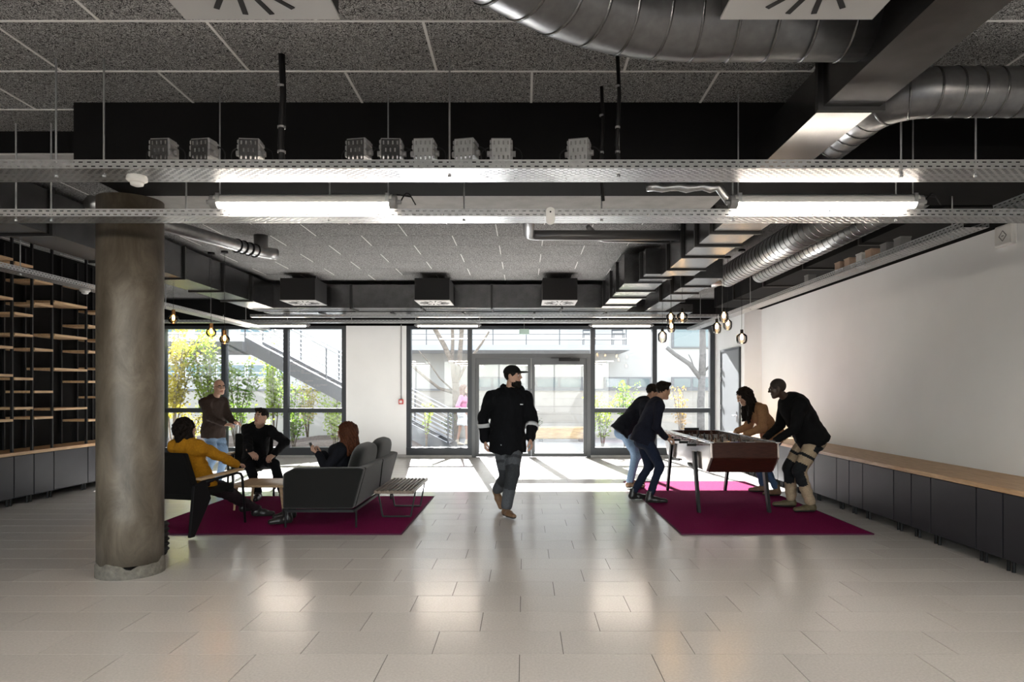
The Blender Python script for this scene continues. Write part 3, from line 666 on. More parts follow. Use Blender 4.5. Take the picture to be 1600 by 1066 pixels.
# ---- sofa, faces -x
so = thing('sofa', 'charcoal two seat sofa seen from its end, facing left', 'sofa', (-2.2, 8.42, RZ))
m = MB().prism([(-2.62, .22), (-1.86, .22), (-1.74, .655), (-1.80, .667), (-2.50, .66), (-2.62, .60)], 1, 7.40, 7.52); m.build('arm', M['fabric'], so, bevel=.02)
MB().prism([(-2.62, .22), (-1.86, .22), (-1.74, .655), (-1.80, .667), (-2.50, .66), (-2.62, .60)], 1, 9.32, 9.44).build('arm', M['fabric'], so, bevel=.02)
MB().prism([(-1.97, .22), (-1.855, .22), (-1.74, .655), (-1.80, .667), (-1.90, .64)], 1, 7.52, 9.32).build('back', M['fabric'], so, bevel=.015)
MB().box(-2.60, -1.97, 7.52, 9.32, .20, .29).build('seat_base', M['fabric'], so)
def puffy(name, c, half, rot, parent, mt, ex=3.2, n=14):
    vs = []; fs = []
    def sp(t, e): return math.copysign(abs(t)**(2/e), t)
    for i in range(n+1):
        ph = -math.pi/2+math.pi*i/n
        for k in range(2*n):
            th = math.pi*k/n
            v = Vector((half[0]*sp(math.cos(ph), ex)*sp(math.cos(th), ex), half[1]*sp(math.cos(ph), ex)*sp(math.sin(th), ex), half[2]*sp(math.sin(ph), ex)))
            vs.append(Vector(c)+Matrix.Rotation(rot, 3, 'Y')@v)
    for i in range(n):
        for k in range(2*n): fs.append((i*2*n+k, i*2*n+(k+1) % (2*n), (i+1)*2*n+(k+1) % (2*n), (i+1)*2*n+k))
    return MB().add(vs, fs).build(name, mt, parent, smooth=True)
for y in (7.97, 8.87):
    puffy('seat_cushion', (-2.30, y, .35), (.33, .45, .08), 0, so, M['fabric'])
    puffy('back_cushion', (-1.89, y, .66), (.095, .43, .24), .26, so, M['fabric'])
MB().obox((-1.79, 8.42, .24), (-1.742, 8.42, .655), .012, .006, (0, 1, 0)).build('back_seam', M['blackfab'], so)
m = MB()
for y in (7.46, 9.38): m.obox((-2.6, y, .19), (-1.86, y, .19), .03, .03)
for x in (-2.6, -1.86): m.obox((x, 7.46, .19), (x, 9.38, .19), .03, .03)
m.build('base_frame', M['black'], so)
for x, y in ((-2.6, 7.44), (-1.83, 7.44), (-2.6, 9.38), (-1.83, 9.38)): MB().cyl((x, y, RZ), (x, y, .19), .012, 10).build('leg', M['black'], so)

# ---- slatted bench
bn = thing('slat_bench', 'low slatted bench on steel trapeze legs behind the sofa', 'bench', (-1.5, 8.45, RZ))
n = 10
for k in range(n):
    x = -1.715+.43*k/(n-1); MB().box(x-.013, x+.013, 7.86, 9.02, .315, .355).build('slat', M['slat'], bn, bevel=.002)
for y in (7.875, 8.44, 9.005): MB().box(-1.73, -1.27, y-.014, y+.014, .316, .345).build('crossbar', M['slat'], bn)
for y in (8.04, 8.78):
    q = [(-1.72, .315), (-1.665, RZ+.01), (-1.335, RZ+.01), (-1.28, .315)]
    m = MB()
    for a, b_ in zip(q[:-1], q[1:]): m.obox((a[0], y, a[1]), (b_[0], y, b_[1]), .016, .022, (0, 1, 0))
    m.build('leg', M['black'], bn)

# ---- coffee table
ct = thing('coffee_table', 'low oak coffee table between the armchairs and sofa', 'table', (-3.3, 8.75, RZ))
MB().box(-3.66, -2.95, 8.42, 9.12, .305, .335).build('table_top', M['oak'], ct, bevel=.01)
for x in (-3.58, -3.03):
    for y in (8.5, 9.04): MB().tube([(x, y, .305), (x+(.03 if x > -3.3 else -.03), y, RZ)], [.022, .012], 10).build('leg', M['oak'], ct)

# ---- armchairs with oak arms and a wedge shaped rear leg
def armchair(loc, rz, label):
    t = thing('armchair', label, 'armchair', loc, 'oak armed black armchairs'); t.rotation_euler[2] = rz     # faces local +y
    k = dict(world=False)
    MB().prism([(-.33, .36), (.30, .40), (.30, .47), (-.30, .43)], 0, -.27, .27).build('seat', M['blackfab'], t, bevel=.02, **k)
    MB().prism([(-.30, .40), (-.22, .42), (-.40, .86), (-.47, .85)], 0, -.27, .27).build('backrest', M['blackfab'], t, bevel=.02, **k)
    for s in (-1, 1):
        a, b_ = sorted((s*.275, s*.31))
        MB().prism([(-.42, 0), (-.36, 0), (-.12, .36), (-.20, .56), (-.36, .52)], 0, a, b_).build('rear_leg', M['black'], t, bevel=.004, **k)
        MB().tube([(s*.30, -.2, .54), (s*.30, .30, .575), (s*.30, .36, .56), (s*.30, .39, .52), (s*.30, .44, 0)], .014, 10).build('front_leg', M['black'], t, smooth=True, **k)
        a, b_ = sorted((s*.265, s*.345)); MB().prism([(-.30, .565), (.36, .598), (.37, .622), (-.30, .592)], 0, a, b_).build('armrest', M['oak'], t, bevel=.008, **k)
    MB().cyl((-.3, .25, .38), (.3, .25, .38), .012, 8).cyl((-.3, -.2, .37), (.3, -.2, .37), .012, 8).build('cross_tube', M['black'], t, **k)
    return t
armchair((-3.56, 7.38, RZ), -.26, 'black armchair with oak arms seen from behind beside the column')
armchair((-3.98, 10.02, 0), math.pi+.32, 'black armchair with oak arms facing the viewer near the window')

# ---- table football
ft = thing('football_table', 'long table football game with polished walnut end and steel sides', 'game table', (2.57, 9.2, RZ))
M['lacquer'] = mat('polished_side_panel', (.50, .42, .38), .16, .55, coat=.5)
M['walnutgloss'] = wood('polished_walnut', (.045, .0125, .007), (.026, .007, .004), (3, 20, 20), .42, spec=.12)
prof = [(7.96, .89), (7.94, .72), (8.14, .54), (10.36, .54), (10.52, .72), (10.5, .89)]
for xa, nm in ((2.17, 'side_panel'), (2.945, 'side_panel')): MB().prism(prof, 0, xa, xa+.025).build(nm, M['lacquer'], ft, bevel=.004)
for i, (y0, z0, y1, z1, mt) in enumerate(((7.96, .885, 7.94, .72, 'walnutgloss'), (7.94, .72, 8.14, .54, 'walnut'), (10.36, .54, 10.52, .72, 'walnut'), (10.52, .72, 10.5, .885, 'walnutgloss'))):
    MB().obox((2.57, y0, z0), (2.57, y1, z1), .75, .022, (0, -1 if y0 < 9 else 1, .1)).build('end_panel', M[mt], ft)
MB().box(2.195, 2.945, 8.14, 10.36, .535, .555).build('bottom_board', M['walnut'], ft)
MB().box(2.195, 2.945, 7.98, 10.5, .765, .78).build('playing_field', mat('pale_playfield', (.42, .45, .42), .35), ft)
for y in (8.32, 9.24, 10.14): MB().box(2.2, 2.94, y-.006, y+.006, .780, .7815).build('field_line', M['plastic'], ft)
for xa in (2.155, 2.93): MB().box(xa, xa+.055, 7.95, 10.51, .888, .905).build('top_rail', M['chrome'], ft, bevel=.004)
for ya in (7.95, 10.44): MB().box(2.21, 2.93, ya, ya+.07, .86, .897).build('end_rail', M['walnutgloss'], ft, bevel=.004)
MB().box(2.46, 2.68, 10.46, 10.50, .897, .935).build('score_box', M['black'], ft)
for s, mm in ((-1, 'blue'), (1, 'white')):
    MB().cyl((2.40, 8.06, .885), (2.74, 8.06, .885), .004, 6).build('score_wire', M['chrome'], ft) if s < 0 else None
    for k in range(5): MB().cyl((2.57+s*(.05+.022*k), 8.06, .885), (2.57+s*(.05+.022*k)+.018, 8.06, .885), .014, 10).build('score_bead', M['plastic'] if s > 0 else mat('blue_bead', (.03, .05, .3), .4) if k == 0 else bpy.data.materials['blue_bead'], ft)
for x, y0, y1 in ((2.158, 8.60, 8.36), (2.158, 9.92, 10.2), (2.982, 8.60, 8.36), (2.982, 9.92, 10.2)):
    s = -1 if x < 2.5 else 1
    MB().prism([(y0-.06, .74), (y0+.05, .74), (y1+.035, RZ), (y1-.035, RZ)], 0, min(x, x+s*.035), max(x, x+s*.035)).build('leg', M['black'], ft, bevel=.003)
    MB().obox((x, (y0+y1)/2+.02, .5), (x-s*.0, 9.24+(-.25 if y0 < 9 else .25), .545), .02, .03).build('leg_brace', M['black'], ft)
    for zz in (.70, .60): MB().cyl((x+s*.036, y0, zz), (x+s*.04, y0, zz), .008, 8).build('bolt', M['chrome'], ft)
figw = mat('figure_black', (.015, .015, .02), .4); figr = mat('figure_orange', (.07, .028, .014), .4)
fig = MB().tube([(0, 0, .055), (0, 0, .03), (0, 0, 0), (0, 0, -.03), (0, .004, -.075)], [.012, .012, .019, .014, .011], 8)
fig.lathe([(.002, .088), (.012, .08), (.013, .068), (.006, .056)], n=8)
fdat = None
cnt = (1, 2, 3, 5, 3, 5, 3, 2, 1, 3)
for i in range(10):
    y = 8.30+.213*i; side = -1 if i % 2 == 0 else 1; xo = random.uniform(-.05, .05)
    a, b_ = (1.98, 2.985) if side < 0 else (2.155, 3.16)
    rod = MB().cyl((a, y, .845), (b_, y, .845), .008, 8).build('rod', M['chrome'], ft)
    hx = a if side < 0 else b_
    MB().cyl((hx, y, .845), (hx-side*.11, y, .845), .017, 10).build('handle', M['blackmatte'], rod)
    for k in range(cnt[i]):
        fx = 2.57+(k-(cnt[i]-1)/2)*(.62/max(cnt[i], 2.2))+xo
        if fdat is None: f = fig.build('figure', figw, rod, smooth=True, world=False); fdat = (f.data, None); f2 = f.data.copy(); f2.materials[0] = figr; fdat = (f.data, f2)
        else: f = bpy.data.objects.new('figure', fdat[i % 2]); COL.objects.link(f); f.parent = rod
        f.scale = (.8, .8, .8); f.location = (fx-parent_loc(rod).x, y-parent_loc(rod).y, .845-parent_loc(rod).z); f.rotation_euler = (random.uniform(-.5, .5), 0, 0)
t = thing('bag', 'black bag edge showing behind the concrete column', 'bag', (-3.375, 6.25, 0))
m = MB()
for k in range(6): m.lathe([(.10, .03+.045*k), (.118, .05+.045*k), (.10, .07+.045*k)], (-3.375, 6.25, 0), 16)
m.lathe([(.09, 0), (.1, .02), (.1, .29), (.06, .31)], (-3.375, 6.25, 0), 16).build('body', M['blackmatte'], t, smooth=True)
MB().tube([(-3.43, 6.25, .3), (-3.41, 6.25, .38), (-3.34, 6.25, .38), (-3.32, 6.25, .3)], .01, 8).build('handle', M['blackmatte'], t)
# ================================================================ OUTSIDE
M['ground'] = mat('pale_gravel', (.20, .19, .175), .9, noise=(8, .15), bump=(60, .4))
M['mulch'] = mat('bark_mulch', (.075, .052, .038), .95, noise=(25, .5), bump=(40, 1.0))
M['cream'] = mat('cream_render', (.32, .30, .26), .8, noise=(1.5, .05)); M['board'] = mat('board_marked_concrete', (.33, .30, .255), .85, noise=(3, .1), bump=(12, .2))
M['facade'] = mat('white_render', (.37, .355, .325), .8, noise=(1, .04)); M['steel'] = mat('stair_steel', (.05, .055, .062), .55, .2)
M['rail'] = mat('pale_rail', (.55, .57, .6), .4, .6); M['winglass'] = mat('dark_window_glass', (.05, .09, .10), .08); M['teal'] = mat('teal_window', (.035, .10, .125), .15)
M['bark'] = mat('tree_bark', (.12, .092, .065), .9, noise=(14, .35), bump=(30, .8)); M['greybark'] = mat('grey_bark', (.09, .082, .074), .9, noise=(14, .3), bump=(30, .8))
gr = MB().box(-30, 25, 15.76, 60, -.25, -.02).box(-30, 25, -40, -4.31, -.25, -.02).build('ground', M['ground']); tag(gr, 'pale gravel courtyard outside the windows', kind='structure')  # second box, behind the viewer, added to bounce light into the room
mu = MB()
N = 26; vs = []; fs = []
for i in range(N):
    for j in range(N):
        x = -14+11.2*i/(N-1); y = 16.6+4.6*j/(N-1); e = min(i, j, N-1-i, N-1-j)/5
        vs.append((x, y, -.02+min(e, 1)*(.12+.07*math.sin(x*2.1+y)+.06*math.sin(y*3.3-x))))
for i in range(N-1):
    for j in range(N-1): fs.append((i*N+j, (i+1)*N+j, (i+1)*N+j+1, i*N+j+1))
mu.add(vs, fs); o = mu.build('planting_bed', M['mulch'], smooth=True); tag(o, 'brown bark mulch planting bed outside the left windows', kind='structure')
# opposite building
bd = thing('opposite_building', 'cream building across the courtyard with low windows and a terrace', 'building', (0, 25.5, 0))
MB().box(-9.0, 12, 25.6, 27.5, -.02, 4.9).build('wall', M['facade'], bd)
MB().box(-9.0, 14, 30.5, 33, -.02, 8.0).build('sky_blocking_storey', M['facade'], bd)  # unseen storey added to keep bright sky out of the floor reflections
for px0, px1 in ((738, 800), (836, 911), (944, 1018), (1050, 1112)):
    x0, x1 = X(px0, 25.5), X(px1, 25.5)
    wv = MB().box(x0, x1, 25.52, 25.62, 1.58, 2.02).build('window', M['doorframe'], bd)
    xm = (x0+x1)/2
    for a, b_ in ((x0+.08, xm-.05), (xm+.05, x1-.08)): MB().box(a, b_, 25.50, 25.53, 1.64, 1.96).build('pane', M['winglass'], wv)
wv = MB().box(X(1050, 25.5), X(1116, 25.5), 25.5, 25.62, 3.1, 4.0).build('window', M['doorframe'], bd); MB().box(X(1053, 25.5), X(1113, 25.5), 25.47, 25.5, 3.15, 3.95).build('pane', M['winglass'], wv)
tr = MB().box(-4.6, X(980, 24), 23.4, 25.6, 2.90, 3.08).build('terrace_slab', mat('grey_slab', (.30, .31, .33), .7), bd)
for i in range(8):
    x = -4.5+i*(X(978, 23.5)+4.5)/7; MB().cyl((x, 23.45, 3.08), (x, 23.45, 4.0), .018, 6).build('rail_post', M['steel'], bd)
for zz in (3.25, 3.45, 3.65, 3.98): MB().cyl((-4.5, 23.45, zz), (X(978, 23.5), 23.45, zz), .010 if zz < 3.9 else .02, 6).build('rail_bar', M['steel'], bd)
lw = thing('garden_wall', 'low board marked concrete wall facing the entrance doors', 'wall', (1, 22, 0))
for k in range(6): MB().box(-4.2, 9, 22.0+.004*(k % 2), 22.3, -.02+.255*k, .23+.255*k).build('concrete_course', M['board'], lw)
MB().box(-4.2, 9, 21.94, 22.36, 1.51, 1.57).build('coping', M['doorframe'], lw)
lw2 = thing('garden_wall', 'cream garden wall behind the left planting bed', 'wall', (-8, 22, 0))
MB().box(-16, -4.2, 22.6, 22.9, -.02, 1.5).build('wall', M['cream'], lw2); MB().box(-16, -4.2, 22.55, 22.95, 1.5, 1.56).build('coping', M['doorframe'], lw2)
b2 = thing('far_building', 'white building with a strip of teal windows seen past the stair', 'building', (-12, 30, 0))
MB().box(-26, -9.2, 30, 32, -.02, 7.4).build('wall', M['facade'], b2)
MB().box(-21, -9.4, 29.9, 30.0, 2.0, 2.1).build('ledge', M['cream'], b2)
for k in range(7):
    x0 = -18.9+1.35*k; wv = MB().box(x0, x0+1.3, 29.93, 30.02, 2.1, 2.68).build('window', M['rail'], b2); MB().box(x0+.05, x0+1.25, 29.91, 29.93, 2.32, 2.64).build('pane', M['teal'], wv); MB().box(x0+.05, x0+1.25, 29.91, 29.93, 2.13, 2.28).build('pane', M['teal'], wv)
for k in range(5):
    x0 = -18.5+2*k; wv = MB().box(x0, x0+1.5, 29.93, 30.02, 4.0, 5.2).build('window', M['rail'], b2); MB().box(x0+.08, x0+1.42, 29.91, 29.93, 4.08, 5.12).build('pane', M['teal'], wv)
# terrace chairs
def tchair(x, label):
    t = thing('terrace_chair', label, 'chair', (x, 24.3, 3.08), 'chairs on the terrace')
    for a in (-.2, .2):
        for b_ in (-.2, .2): MB().cyl((x+a, 24.3+b_, 3.08), (x+a*.9, 24.3+b_, 3.53 if b_ < 0 else 3.95), .014, 6).build('leg', M['steel'], t)
    MB().box(x-.21, x+.21, 24.08, 24.52, 3.51, 3.54).build('seat', M['steel'], t); MB().box(x-.2, x+.2, 24.49, 24.51, 3.65, 3.95).build('backrest', M['steel'], t)
tchair(X(920, 24.3), 'metal chair on the terrace left of the table'); tchair(X(966, 24.3), 'metal chair on the terrace right of the table')
t = thing('terrace_table', 'small metal table between the terrace chairs', 'table', (X(943, 24.3), 24.3, 3.08)); xx = X(943, 24.3)
MB().box(xx-.35, xx+.35, 24.0, 24.6, 3.78, 3.81).build('table_top', M['steel'], t)
for a in (-.3, .3): MB().cyl((xx+a, 24.3, 3.08), (xx+a, 24.3, 3.78), .018, 6).build('leg', M['steel'], t)
# stair
st = thing('outdoor_stair', 'grey steel outdoor stair with thin rails descending right', 'stair', (-4.5, 18, 0))
A = Vector((-7.15, 0, 2.72)); B = Vector((-1.95, 0, .0)); d = (B-A)
for y in (17.5, 18.7): MB().prism([(A.x, A.z+.16), (A.x+.02, A.z-.22), (B.x-.42, -.02), (B.x+.12, -.02), (B.x+.1, .1)], 1, y-.03, y+.03).build('stringer', M['steel'], st)
for k in range(16):
    p = A+d*((k+.5)/16); MB().box(p.x-.15, p.x+.15, 17.52, 18.68, p.z+.02, p.z+.05).build('tread', M['steel'], st)
MB().box(-9.6, -7.1, 17.2, 19.0, 2.50, 2.75).build('landing', M['steel'], st)
for y in (17.5, 18.7):
    for k in range(8): q = Vector((0, y, .17+.115*k)); MB().cyl(A+q, B+q, .009 if k < 7 else .02, 6).build('rail_bar', M['rail'], st)
    for k in range(6): p = A+d*(k/5); MB().cyl((p.x, y, p.z), (p.x, y, p.z+1.0), .02, 6).build('rail_post', M['steel'], st)
# log bench
t = thing('log_bench', 'squared timber log lying in front of the low concrete wall', 'log', (.9, 20.6, -.02))
MB().box(.25, 1.95, 20.4, 20.75, .06, .42).build('log', wood('fresh_timber', (.62, .42, .20), (.42, .26, .12), (1, 9, 9)), t, bevel=.04)
for x in (.5, 1.7): MB().box(x-.06, x+.06, 20.42, 20.73, -.02, .06).build('bearer', M['steel'], t)
# shrubs and trees
def leafmat(n, c): 
    m = mat(n, c, .6, noise=(3, .35)); b = m.node_tree.nodes['Principled BSDF']
    b.inputs['Subsurface Weight'].default_value = 0.0
    t = m.node_tree; tl = t.nodes.new('ShaderNodeBsdfTranslucent'); tl.inputs[0].default_value = (c[0]*1.5, c[1]*1.5, c[2]*.8, 1); mx = t.nodes.new('ShaderNodeMixShader'); mx.inputs[0].default_value = .5
    t.links.new(b.outputs[0], mx.inputs[1]); t.links.new(tl.outputs[0], mx.inputs[2]); t.links.new(mx.outputs[0], t.nodes['Material Output'].inputs[0]); return m
LM = {'green': leafmat('leaf_green', (.11, .19, .03)), 'yellow': leafmat('leaf_yellow', (.27, .23, .04)), 'dark': leafmat('leaf_dark', (.03, .065, .018)), 'lime': leafmat('leaf_lime', (.19, .26, .04)), 'orange': leafmat('leaf_orange', (.23, .14, .04))}
def leaves(blobs, n, size):
    m = MB(); tot = sum(b[1][0]*b[1][1]*b[1][2] for b in blobs)
    for c, r in blobs:
        for _ in range(max(3, int(n*r[0]*r[1]*r[2]/tot))):
            while True:
                p = Vector((random.uniform(-1, 1), random.uniform(-1, 1), random.uniform(-1, 1)))
                if p.length < 1: break
            p = Vector((c[0]+p.x*r[0], c[1]+p.y*r[1], c[2]+p.z*r[2]))
            a = Vector((random.gauss(0, 1), random.gauss(0, 1), random.gauss(0, .6))).normalized(); b_ = a.orthogonal().normalized()
            b_ = (Matrix.Rotation(random.uniform(0, 6.28), 3, a)@b_); s = size*random.uniform(.6, 1.3)
            m.add([p, p+a*s*.5+b_*s*.28, p+a*s, p+a*s*.5-b_*s*.28], [(0,1,2,3)])
    return m
def shrub(x, y, h, wd, label, mt, n=500, size=.07, stems=5, name='shrub', loose=False, z0=0.05):
    t = thing(name, label, 'shrub', (x, y, z0), 'courtyard planting'); blobs = []; s = MB()
    for k in range(stems):
        a = random.uniform(0, 6.28); rr = random.uniform(.2, .9)*wd; hh = h*random.uniform(.65, 1)
        tip = Vector((x+rr*math.cos(a), y+rr*math.sin(a)*.7, z0+hh)); mid = Vector((x+rr*.35*math.cos(a), y+rr*.3*math.sin(a), z0+hh*.5))
        s.tube([(x, y, z0-.1), mid, tip], [.018, .012, .005], 6)
        for q in range(5 if loose else 3):
            f = .3+.7*(q+1)/(5 if loose else 3); c = mid.lerp(tip, max(0, f*2-1)) if f > .5 else Vector((x, y, z0)).lerp(mid, f*2)
            rad = wd*(.30 if loose else .45)*random.uniform(.7, 1.1); blobs.append(((c.x+random.uniform(-.1, .1)*wd, c.y, c.z), (rad, rad, rad*1.1)))
    s.build('stems', M['bark'], t, smooth=True); leaves(blobs, n, size).build('foliage', LM[mt], t, fix=False)
shrub(-8.5, 16.5, 3.3, .8, 'tall loose yellow green shrub at the left edge of the window bank', 'yellow', 2200, .09, 8, loose=True)
shrub(-7.6, 16.6, 2.9, .8, 'tall lime shrub behind the standing man', 'lime', 2200, .09, 8, loose=True)
shrub(-6.95, 16.5, 2.3, .6, 'green leafy sapling just left of the window mullion', 'green', 1200, .085, 6, loose=True)
shrub(-7.24, 19.8, 2.8, .7, 'slender green tree in the second window pane', 'lime', 1500, .09, 6, loose=True)
shrub(-6.1, 18.0, 1.9, .5, 'bright green bush left of the third pane', 'green', 500, .08, 6)
shrub(-8.0, 16.3, .9, .35, 'low yellow bush at the foot of the left window', 'yellow', 450, .07, 6)
shrub(-6.4, 16.5, .9, .4, 'low green bush behind the standing man', 'lime', 400, .07, 6)
shrub(-5.75, 17.0, 1.1, .45, 'round green bush beside the seated man', 'green', 500, .07, 6)
shrub(-4.65, 16.8, 1.05, .42, 'round bright green bush left of the white pier', 'lime', 700, .065, 7)
for i, (x, c) in enumerate(((-6.4, 'yellow'), (-5.6, 'lime'), (-5.0, 'orange'), (-4.3, 'yellow'))): shrub(x, 20.2, 1.5, .45, 'autumn bush before the garden wall, %s from the left' % ordn(i), c, 700, .08, 6)
shrub(-2.42, 16.9, 1.5, .22, 'thin climbing plant left of the stair foot', 'lime', 160, .07, 4, loose=True)
shrub(-2.2, 19.6, .9, .3, 'dark bush under the stair rail', 'dark', 300, .06, 5)
shrub(.35, 21.2, .65, .35, 'small dark bush behind the log', 'dark', 300, .06, 6)
shrub(-.9, 21.0, .6, .3, 'low bush behind the walking man', 'green', 200, .06, 5)
shrub(1.95, 17.0, 1.35, .42, 'bright green bush outside the right window beside the players', 'lime', 700, .075, 7)
shrub(2.6, 17.6, 1.75, .4, 'taller light green bush behind the players', 'green', 600, .075, 6, loose=True)
shrub(4.0, 17.4, 1.6, .35, 'reddish green bush at the right edge of the window', 'orange', 350, .07, 6, loose=True)
def tree(base, branches, label, mt, name='bare_tree'):
    t = thing(name, label, 'tree', base); bx, by, bz = base
    for i, (nm, pts, r0, r1) in enumerate(branches):
        n = len(pts); MB().tube([(bx+p[0], by+p[1], bz+p[2]) for p in pts], [.72*(r0+(r1-r0)*k/(n-1)) for k in range(n)], 12).build(nm, M[mt], t, smooth=True)
tree((X(712, 20.5), 20.5, -.02), [('trunk', [(.0, 0, 0), (.02, 0, .8), (.0, 0, 1.75)], .17, .15),
     ('branch', [(0, 0, 1.6), (-.08, 0, 2.3), (-.35, 0, 2.9), (-.75, 0, 3.6)], .13, .09), ('branch', [(0, 0, 1.7), (.1, 0, 2.3), (.15, .1, 3.0), (.22, .1, 4.0)], .12, .08),
     ('branch', [(0, 0, 1.7), (-.12, .1, 2.4), (-.1, .1, 3.0), (-.12, .1, 3.9)], .1, .06), ('branch', [(.05, 0, 1.8), (.3, 0, 2.3), (.75, 0, 2.9), (1.0, 0, 3.3)], .07, .04),
     ('branch', [(0, 0, 1.45), (-.5, 0, 1.6), (-1.0, 0, 2.0), (-1.4, 0, 2.35)], .07, .05), ('branch', [(-.05, 0, 1.5), (-.5, .2, 1.9), (-.85, .2, 2.4), (-1.15, .2, 2.75)], .035, .02)],
     'pruned tree with thick bare branches outside the narrow window', 'bark')
tree((X(1095, 21), 21, -.02), [('trunk', [(0, 0, 0), (.0, 0, 1.2), (.05, 0, 2.1)], .17, .15), ('branch', [(.04, 0, 2.0), (.06, 0, 2.6), (.05, 0, 3.4), (.2, 0, 4.2)], .16, .12),
     ('branch', [(0, 0, 1.9), (-.35, 0, 2.35), (-.8, 0, 2.65), (-1.05, 0, 2.85)], .11, .08), ('branch', [(.08, 0, 2.1), (.4, 0, 2.4), (.9, 0, 2.7)], .06, .03), ('branch', [(-.2, 0, 2.2), (-.3, 0, 2.5), (-.38, 0, 2.65)], .03, .02)],
     'grey pruned tree outside the right window', 'greybark')
# ================================================================ PEOPLE (bodies grown as smooth blended surfaces)
def V3(p): return np.array([float(p[0]), float(p[1]), float(p[2])])
class Field:
    def __init__(s, h): s.h = h; s.ops = []
    def cone(s, a, b, ra, rb=None, k=.025, flat=None): s.ops.append(('c', V3(a), V3(b), ra, ra if rb is None else rb, k, flat)); return s
    def ell(s, c, r, R=None, k=.02, sub=False): s.ops.append(('s' if sub else 'e', V3(c), V3(r), np.eye(3) if R is None else R, k)); return s
    def cut(s, p, n): s.ops.append(('k', V3(p), V3(n)/np.linalg.norm(V3(n)))); return s
    def folds(s, amp, fr, seed=0, zf=1.0): s.ops.append(('n', amp, fr, seed, zf)); return s
    def mesh(s):
        lo = np.full(3, 1e9); hi = -lo; h = s.h
        for o in s.ops:
            if o[0] == 'c':
                r = max(o[3], o[4])
                for p in (o[1], o[2]): lo = np.minimum(lo, p-r); hi = np.maximum(hi, p+r)
            elif o[0] == 'e': r = max(o[2]); lo = np.minimum(lo, o[1]-r); hi = np.maximum(hi, o[1]+r)
        lo -= 3*h; hi += 3*h; n = np.ceil((hi-lo)/h).astype(int)+1
        ax = [lo[i]+h*np.arange(n[i]) for i in range(3)]; F = np.full(tuple(n), .5, dtype=np.float32)
        def block(bl, bh):
            i0 = np.clip(np.floor((bl-lo)/h).astype(int), 0, n-1); i1 = np.clip(np.ceil((bh-lo)/h).astype(int)+1, 1, n)
            return tuple(slice(a, b) for a, b in zip(i0, i1)), ax[0][i0[0]:i1[0]][:, None, None], ax[1][i0[1]:i1[1]][None, :, None], ax[2][i0[2]:i1[2]][None, None, :]
        for o in s.ops:
            if o[0] == 'c':
                _, a, b, ra, rb, k, flat = o; r = max(ra, rb)+k+4*h
                sl, x, y, z = block(np.minimum(a, b)-r, np.maximum(a, b)+r); ba = b-a; L2 = max(ba@ba, 1e-9)
                t = np.clip(((x-a[0])*ba[0]+(y-a[1])*ba[1]+(z-a[2])*ba[2])/L2, 0, 1)
                wx, wy, wz = x-a[0]-t*ba[0], y-a[1]-t*ba[1], z-a[2]-t*ba[2]
                if flat is not None:
                    u, q = V3(flat[0]), flat[1]; c = (wx*u[0]+wy*u[1]+wz*u[2])*(1/q-1); wx, wy, wz = wx+u[0]*c, wy+u[1]*c, wz+u[2]*c
                d = np.sqrt(wx*wx+wy*wy+wz*wz)-(ra+(rb-ra)*t)
                if flat is not None: d = d*(.5+.5*flat[1])
            elif o[0] in 'es':
                _, c, r, R, k = o; m = max(r)+k+4*h; sl, x, y, z = block(c-m, c+m)
                dx, dy, dz = x-c[0], y-c[1], z-c[2]
                l = [(dx*R[0, i]+dy*R[1, i]+dz*R[2, i])/r[i] for i in range(3)]; q = np.sqrt(l[0]**2+l[1]**2+l[2]**2); d = (q-1)*min(r)*1.0
            elif o[0] == 'k':
                _, p, nn = o; F = np.maximum(F, (ax[0][:, None, None]-p[0])*nn[0]+(ax[1][None, :, None]-p[1])*nn[1]+(ax[2][None, None, :]-p[2])*nn[2]); continue
            else:
                _, amp, fr, sd, zf = o; rs = np.random.RandomState(sd); x, y, z = ax[0][:, None, None], ax[1][None, :, None], ax[2][None, None, :]
                for q in range(4):
                    dr = rs.normal(size=3)*fr*(1+.5*q)*np.array([1, 1, zf]); ph = rs.uniform(0, 6.28); d2 = rs.normal(size=3)*fr*.6
                    F = F+(amp/(1+.4*q)*np.sin(x*dr[0]+y*dr[1]+z*dr[2]+ph+1.3*np.sin(x*d2[0]+y*d2[1]+z*d2[2]))).astype(np.float32)
                continue
            f = F[sl]
            if o[0] == 's': d = -d; hh = np.clip(.5-.5*(-d+f)/(-k) if False else .5+.5*(d-f)/k, 0, 1); F[sl] = f*(1-hh)+d*hh+k*hh*(1-hh)
            else: hh = np.clip(.5+.5*(f-d)/k, 0, 1); F[sl] = f*(1-hh)+d*hh-k*hh*(1-hh)
        return nets(F, lo, h)
